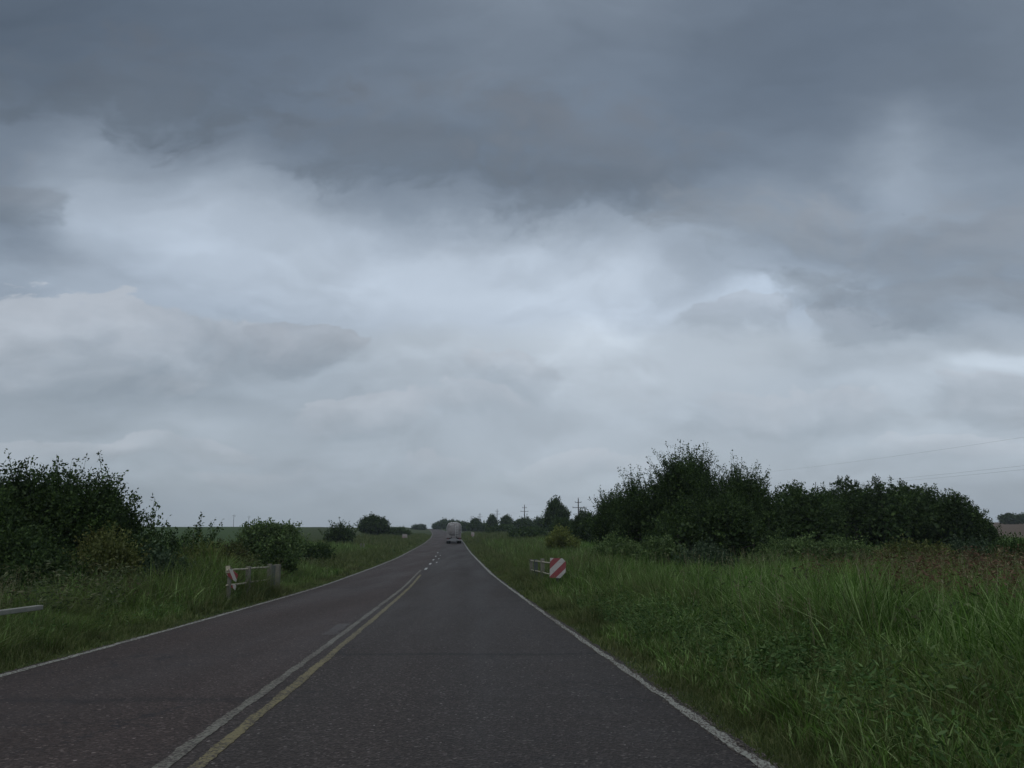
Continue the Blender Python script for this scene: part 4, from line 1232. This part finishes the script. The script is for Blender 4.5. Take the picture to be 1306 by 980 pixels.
# ------------------------------------------------------------------ tanker lorry, seen from behind
def tanker():
    Y0 = 136.0
    X0 = float(road_x(Y0)) + 1.62
    slope = (road_x(146.) - road_x(136.)) / 10.0
    z0 = float(road_z(Y0))
    root = empty('tanker_truck', (X0, Y0, z0), math.atan(-slope), label='dusty silver tanker lorry driving away in the right lane', cat='truck')
    steel = simple('dusty_tank_steel', (.17, .156, .150, 1), .6, metal=.1, var=.4, scale=1.3, dirt=(.075, .064, .060, 1), dirt_k=.85)
    bright = simple('bright_fittings', (.42, .42, .41, 1), .35, metal=.2, var=.1, scale=3)
    dark = simple('chassis_black', (.022, .022, .024, 1), .7)
    rubber = simple('tyre_rubber', (.018, .018, .018, 1), .85)
    paint = simple('cab_paint', (.24, .25, .27, 1), .4)
    redl = simple('tail_lens', (.10, .012, .010, 1), .3)
    white = simple('bumper_white', (.20, .20, .20, 1), .5, var=.2, scale=3, dirt=(.18, .16, .15, 1))
    # tank: stadium section, domed ends, along +Y (forward)
    n = 36
    sec = []
    for k in range(n):
        a = 2 * math.pi * k / n
        cx, sx = math.cos(a), math.sin(a)
        sec.append((math.copysign(abs(cx) ** .55, cx) * 1.2, math.copysign(abs(sx) ** .62, sx) * 1.13))
    prof = [(0.0, .30), (.06, .62), (.14, .80), (.24, .92), (.34, .975), (.46, 1.0), (10.4, 1.0), (10.52, .975), (10.64, .9), (10.72, .7), (10.8, .3)]
    v, f = [], []
    for y, s in prof:
        for cx, cz in sec:
            v.append((cx * s, y, 2.32 + cz * s))
    for i in range(len(prof) - 1):
        for k in range(n):
            k2 = (k + 1) % n
            f.append([i * n + k, i * n + k2, (i + 1) * n + k2, (i + 1) * n + k])
    f.append(list(range(n))); f.append([(len(prof) - 1) * n + k for k in range(n)][::-1])
    mb = MB(); mb.v = v; mb.f = f
    tank = mb.build('tank', steel, root, smooth=True)
    for y in (.50, 3.4, 6.8, 10.3):     # rolled bands
        pts = [(cx * 1.012, y, 2.32 + cz * 1.012) for cx, cz in sec]
        MB().tube(pts + [pts[0], pts[1]], .03, 6, cap=False).build('band', bright, tank)
    # walkway rail and manholes on top
    for sx in (-1, 1):
        MB().tube([(sx * .42, .35, 3.36), (sx * .42, .5, 3.62), (sx * .42, 9.9, 3.62), (sx * .42, 10.1, 3.36)], .022, 6).build('walkway_rail', bright, tank)
    for y in (1.8, 5.2, 8.6):
        MB().tube([(0, y, 3.38), (0, y, 3.5), (0, y, 3.54)], [.3, .3, .12], 16).build('hatch', bright, tank, smooth=True)
    # rear ladder and rear fittings
    lb = MB()
    for sx in (-.20, .20):
        lb.tube([(sx + .45, -.10, 1.25), (sx + .45, -.08, 2.7), (sx + .42, .22, 3.3), (sx + .40, .5, 3.6)], .022, 6)
    for k in range(7):
        z = 1.4 + .27 * k
        lb.tube([(.25, -.09, z), (.65, -.09, z)], .016, 6)
    lb.build('ladder', bright, root)
    MB().box((-.35, .12, 3.02), (.60, .08, .30), rot=Matrix.Rotation(R(18), 3, 'X')).build('placard', bright, root, bevel=.02)
    # skirt panel below the tank, chassis, bumper
    MB().box((0, .28, 1.45), (2.40, .14, 1.0)).build('rear_panel', steel, root, bevel=.03)
    for sx in (-.45, .45):
        MB().box((sx, 5.6, 1.02), (.14, 11.4, .28)).build('chassis_rail', dark, root, bevel=.01)
    MB().box((0, -.02, .60), (2.4, .12, .20)).build('bumper', white, root, bevel=.02)
    MB().box((0, .02, .83), (1.05, .05, .10)).build('light_bar', white, root, bevel=.01)
    MB().box((0, .06, .73), (.98, .06, .09)).build('number_plate_recess', dark, root)
    for sx in (-1, 1):
        MB().box((sx * .98, -.09, .78), (.34, .06, .14)).build('tail_light', redl, root, bevel=.01)
        MB().box((sx * .98, .55, .66), (.5, .02, .55)).build('mud_flap', dark, root)
    def wheel(x, y, parent):
        t = MB().tube([(x - .17, y, .52), (x - .13, y, .52), (x + .13, y, .52), (x + .17, y, .52)], [.46, .52, .52, .46], 24).build('wheel', rubber, parent, smooth=False)
        MB().tube([(x - .18, y, .52), (x + .18, y, .52)], [.27, .27], 16).build('rim', bright, t)
    for y in (1.35, 2.65, 3.95):
        for x in (-1.07, -.72, .72, 1.07):
            wheel(x, y, root)
        MB().box((0, y, .52), (1.9, .14, .14)).build('axle', dark, root)
    for sx in (-1, 1):
        fb = MB()
        pts = []
        arc = [(math.cos(a) * .62, math.sin(a) * .62) for a in np.linspace(R(10), R(170), 9)]
        fb.poly([(a, b) for a, b in [(x_ , z_) for x_, z_ in [(-2.0, .0), (-2.0, .14), (2.0, .14), (2.0, .0)]]], -.26, .26, tf=Matrix.Translation((sx * .92, 2.65, 1.09)) @ Matrix.Rotation(R(90), 4, 'Z'))
        fb.build('mudguard', steel, root, bevel=.02)
    # tractor unit
    cabr = MB().box((0, 13.6, 2.05), (2.4, 2.1, 2.3)).build('cab', paint, root, bevel=.12)
    MB().box((0, 12.50, 2.4), (1.5, .06, .7)).build('rear_window', simple('cab_glass', (.03, .04, .05, 1), .1), cabr, bevel=.02)
    MB().box((0, 13.5, 3.28), (2.1, 1.5, .35), taper=.8).build('roof_fairing', paint, cabr, bevel=.06)
    for sx in (-1, 1):
        MB().box((sx * .45, 12.4, .95), (.14, 4.6, .26)).build('chassis_rail', dark, root)
        MB().box((sx * 1.38, 14.3, 2.3), (.1, .16, .55)).build('mirror', dark, cabr, bevel=.03)
    for y in (11.6,):
        for x in (-1.07, -.72, .72, 1.07): wheel(x, y, root)
    for x in (-1.02, 1.02): wheel(x, 14.2, root)
tanker()

# a small bird far up, right of centre
def bird():
    mb = MB()
    mb.v = [(0, -.25, 0), (.07, 0, .05), (0, .28, 0), (-.07, 0, .05), (0, 0, -.06), (.75, -.1, .22), (-.75, -.1, .22), (.38, .10, .12), (-.38, .10, .12), (.1, -.14, .02), (-.1, -.14, .02)]
    mb.f = [[0, 4, 1], [4, 2, 1], [2, 4, 3], [4, 0, 3], [0, 1, 3], [1, 2, 3], [1, 7, 5], [1, 5, 9], [3, 6, 8], [3, 10, 6]]
    o = mb.build('bird', simple('bird_plumage', (.03, .03, .03, 1), .9))
    Y = 420
    dy = 490 - 274
    c = 1025 * math.cos(PITCH) - dy * math.sin(PITCH)
    o.location = ((1152 - 653) * Y / c, Y, 1.3 + Y * (1025 * math.sin(PITCH) + dy * math.cos(PITCH)) / c)
    o.rotation_euler = (0, R(15), R(50))
    tag(o, 'tiny dark bird high in the clouds on the right', 'bird')
bird()

# ------------------------------------------------------------------ air
def haze():
    m, N = new_mat('haze_air')
    v = N.n('ShaderNodeVolumePrincipled')
    v.inputs['Color'].default_value = (0.80, 0.88, 0.95, 1)
    v.inputs['Density'].default_value = 0.0002
    v.inputs['Anisotropy'].default_value = 0.0
    o = N.n('ShaderNodeOutputMaterial')
    N.t.links.new(v.outputs[0], o.inputs['Volume'])
    o_ = MB().box((0, 0, 0), (2600, 1500, 120)).build('haze', m)
    o_.location = (0, 700, -8)
    tag(o_, 'faint bluish haze lying over the far fields', 'haze', kind='stuff')
haze()
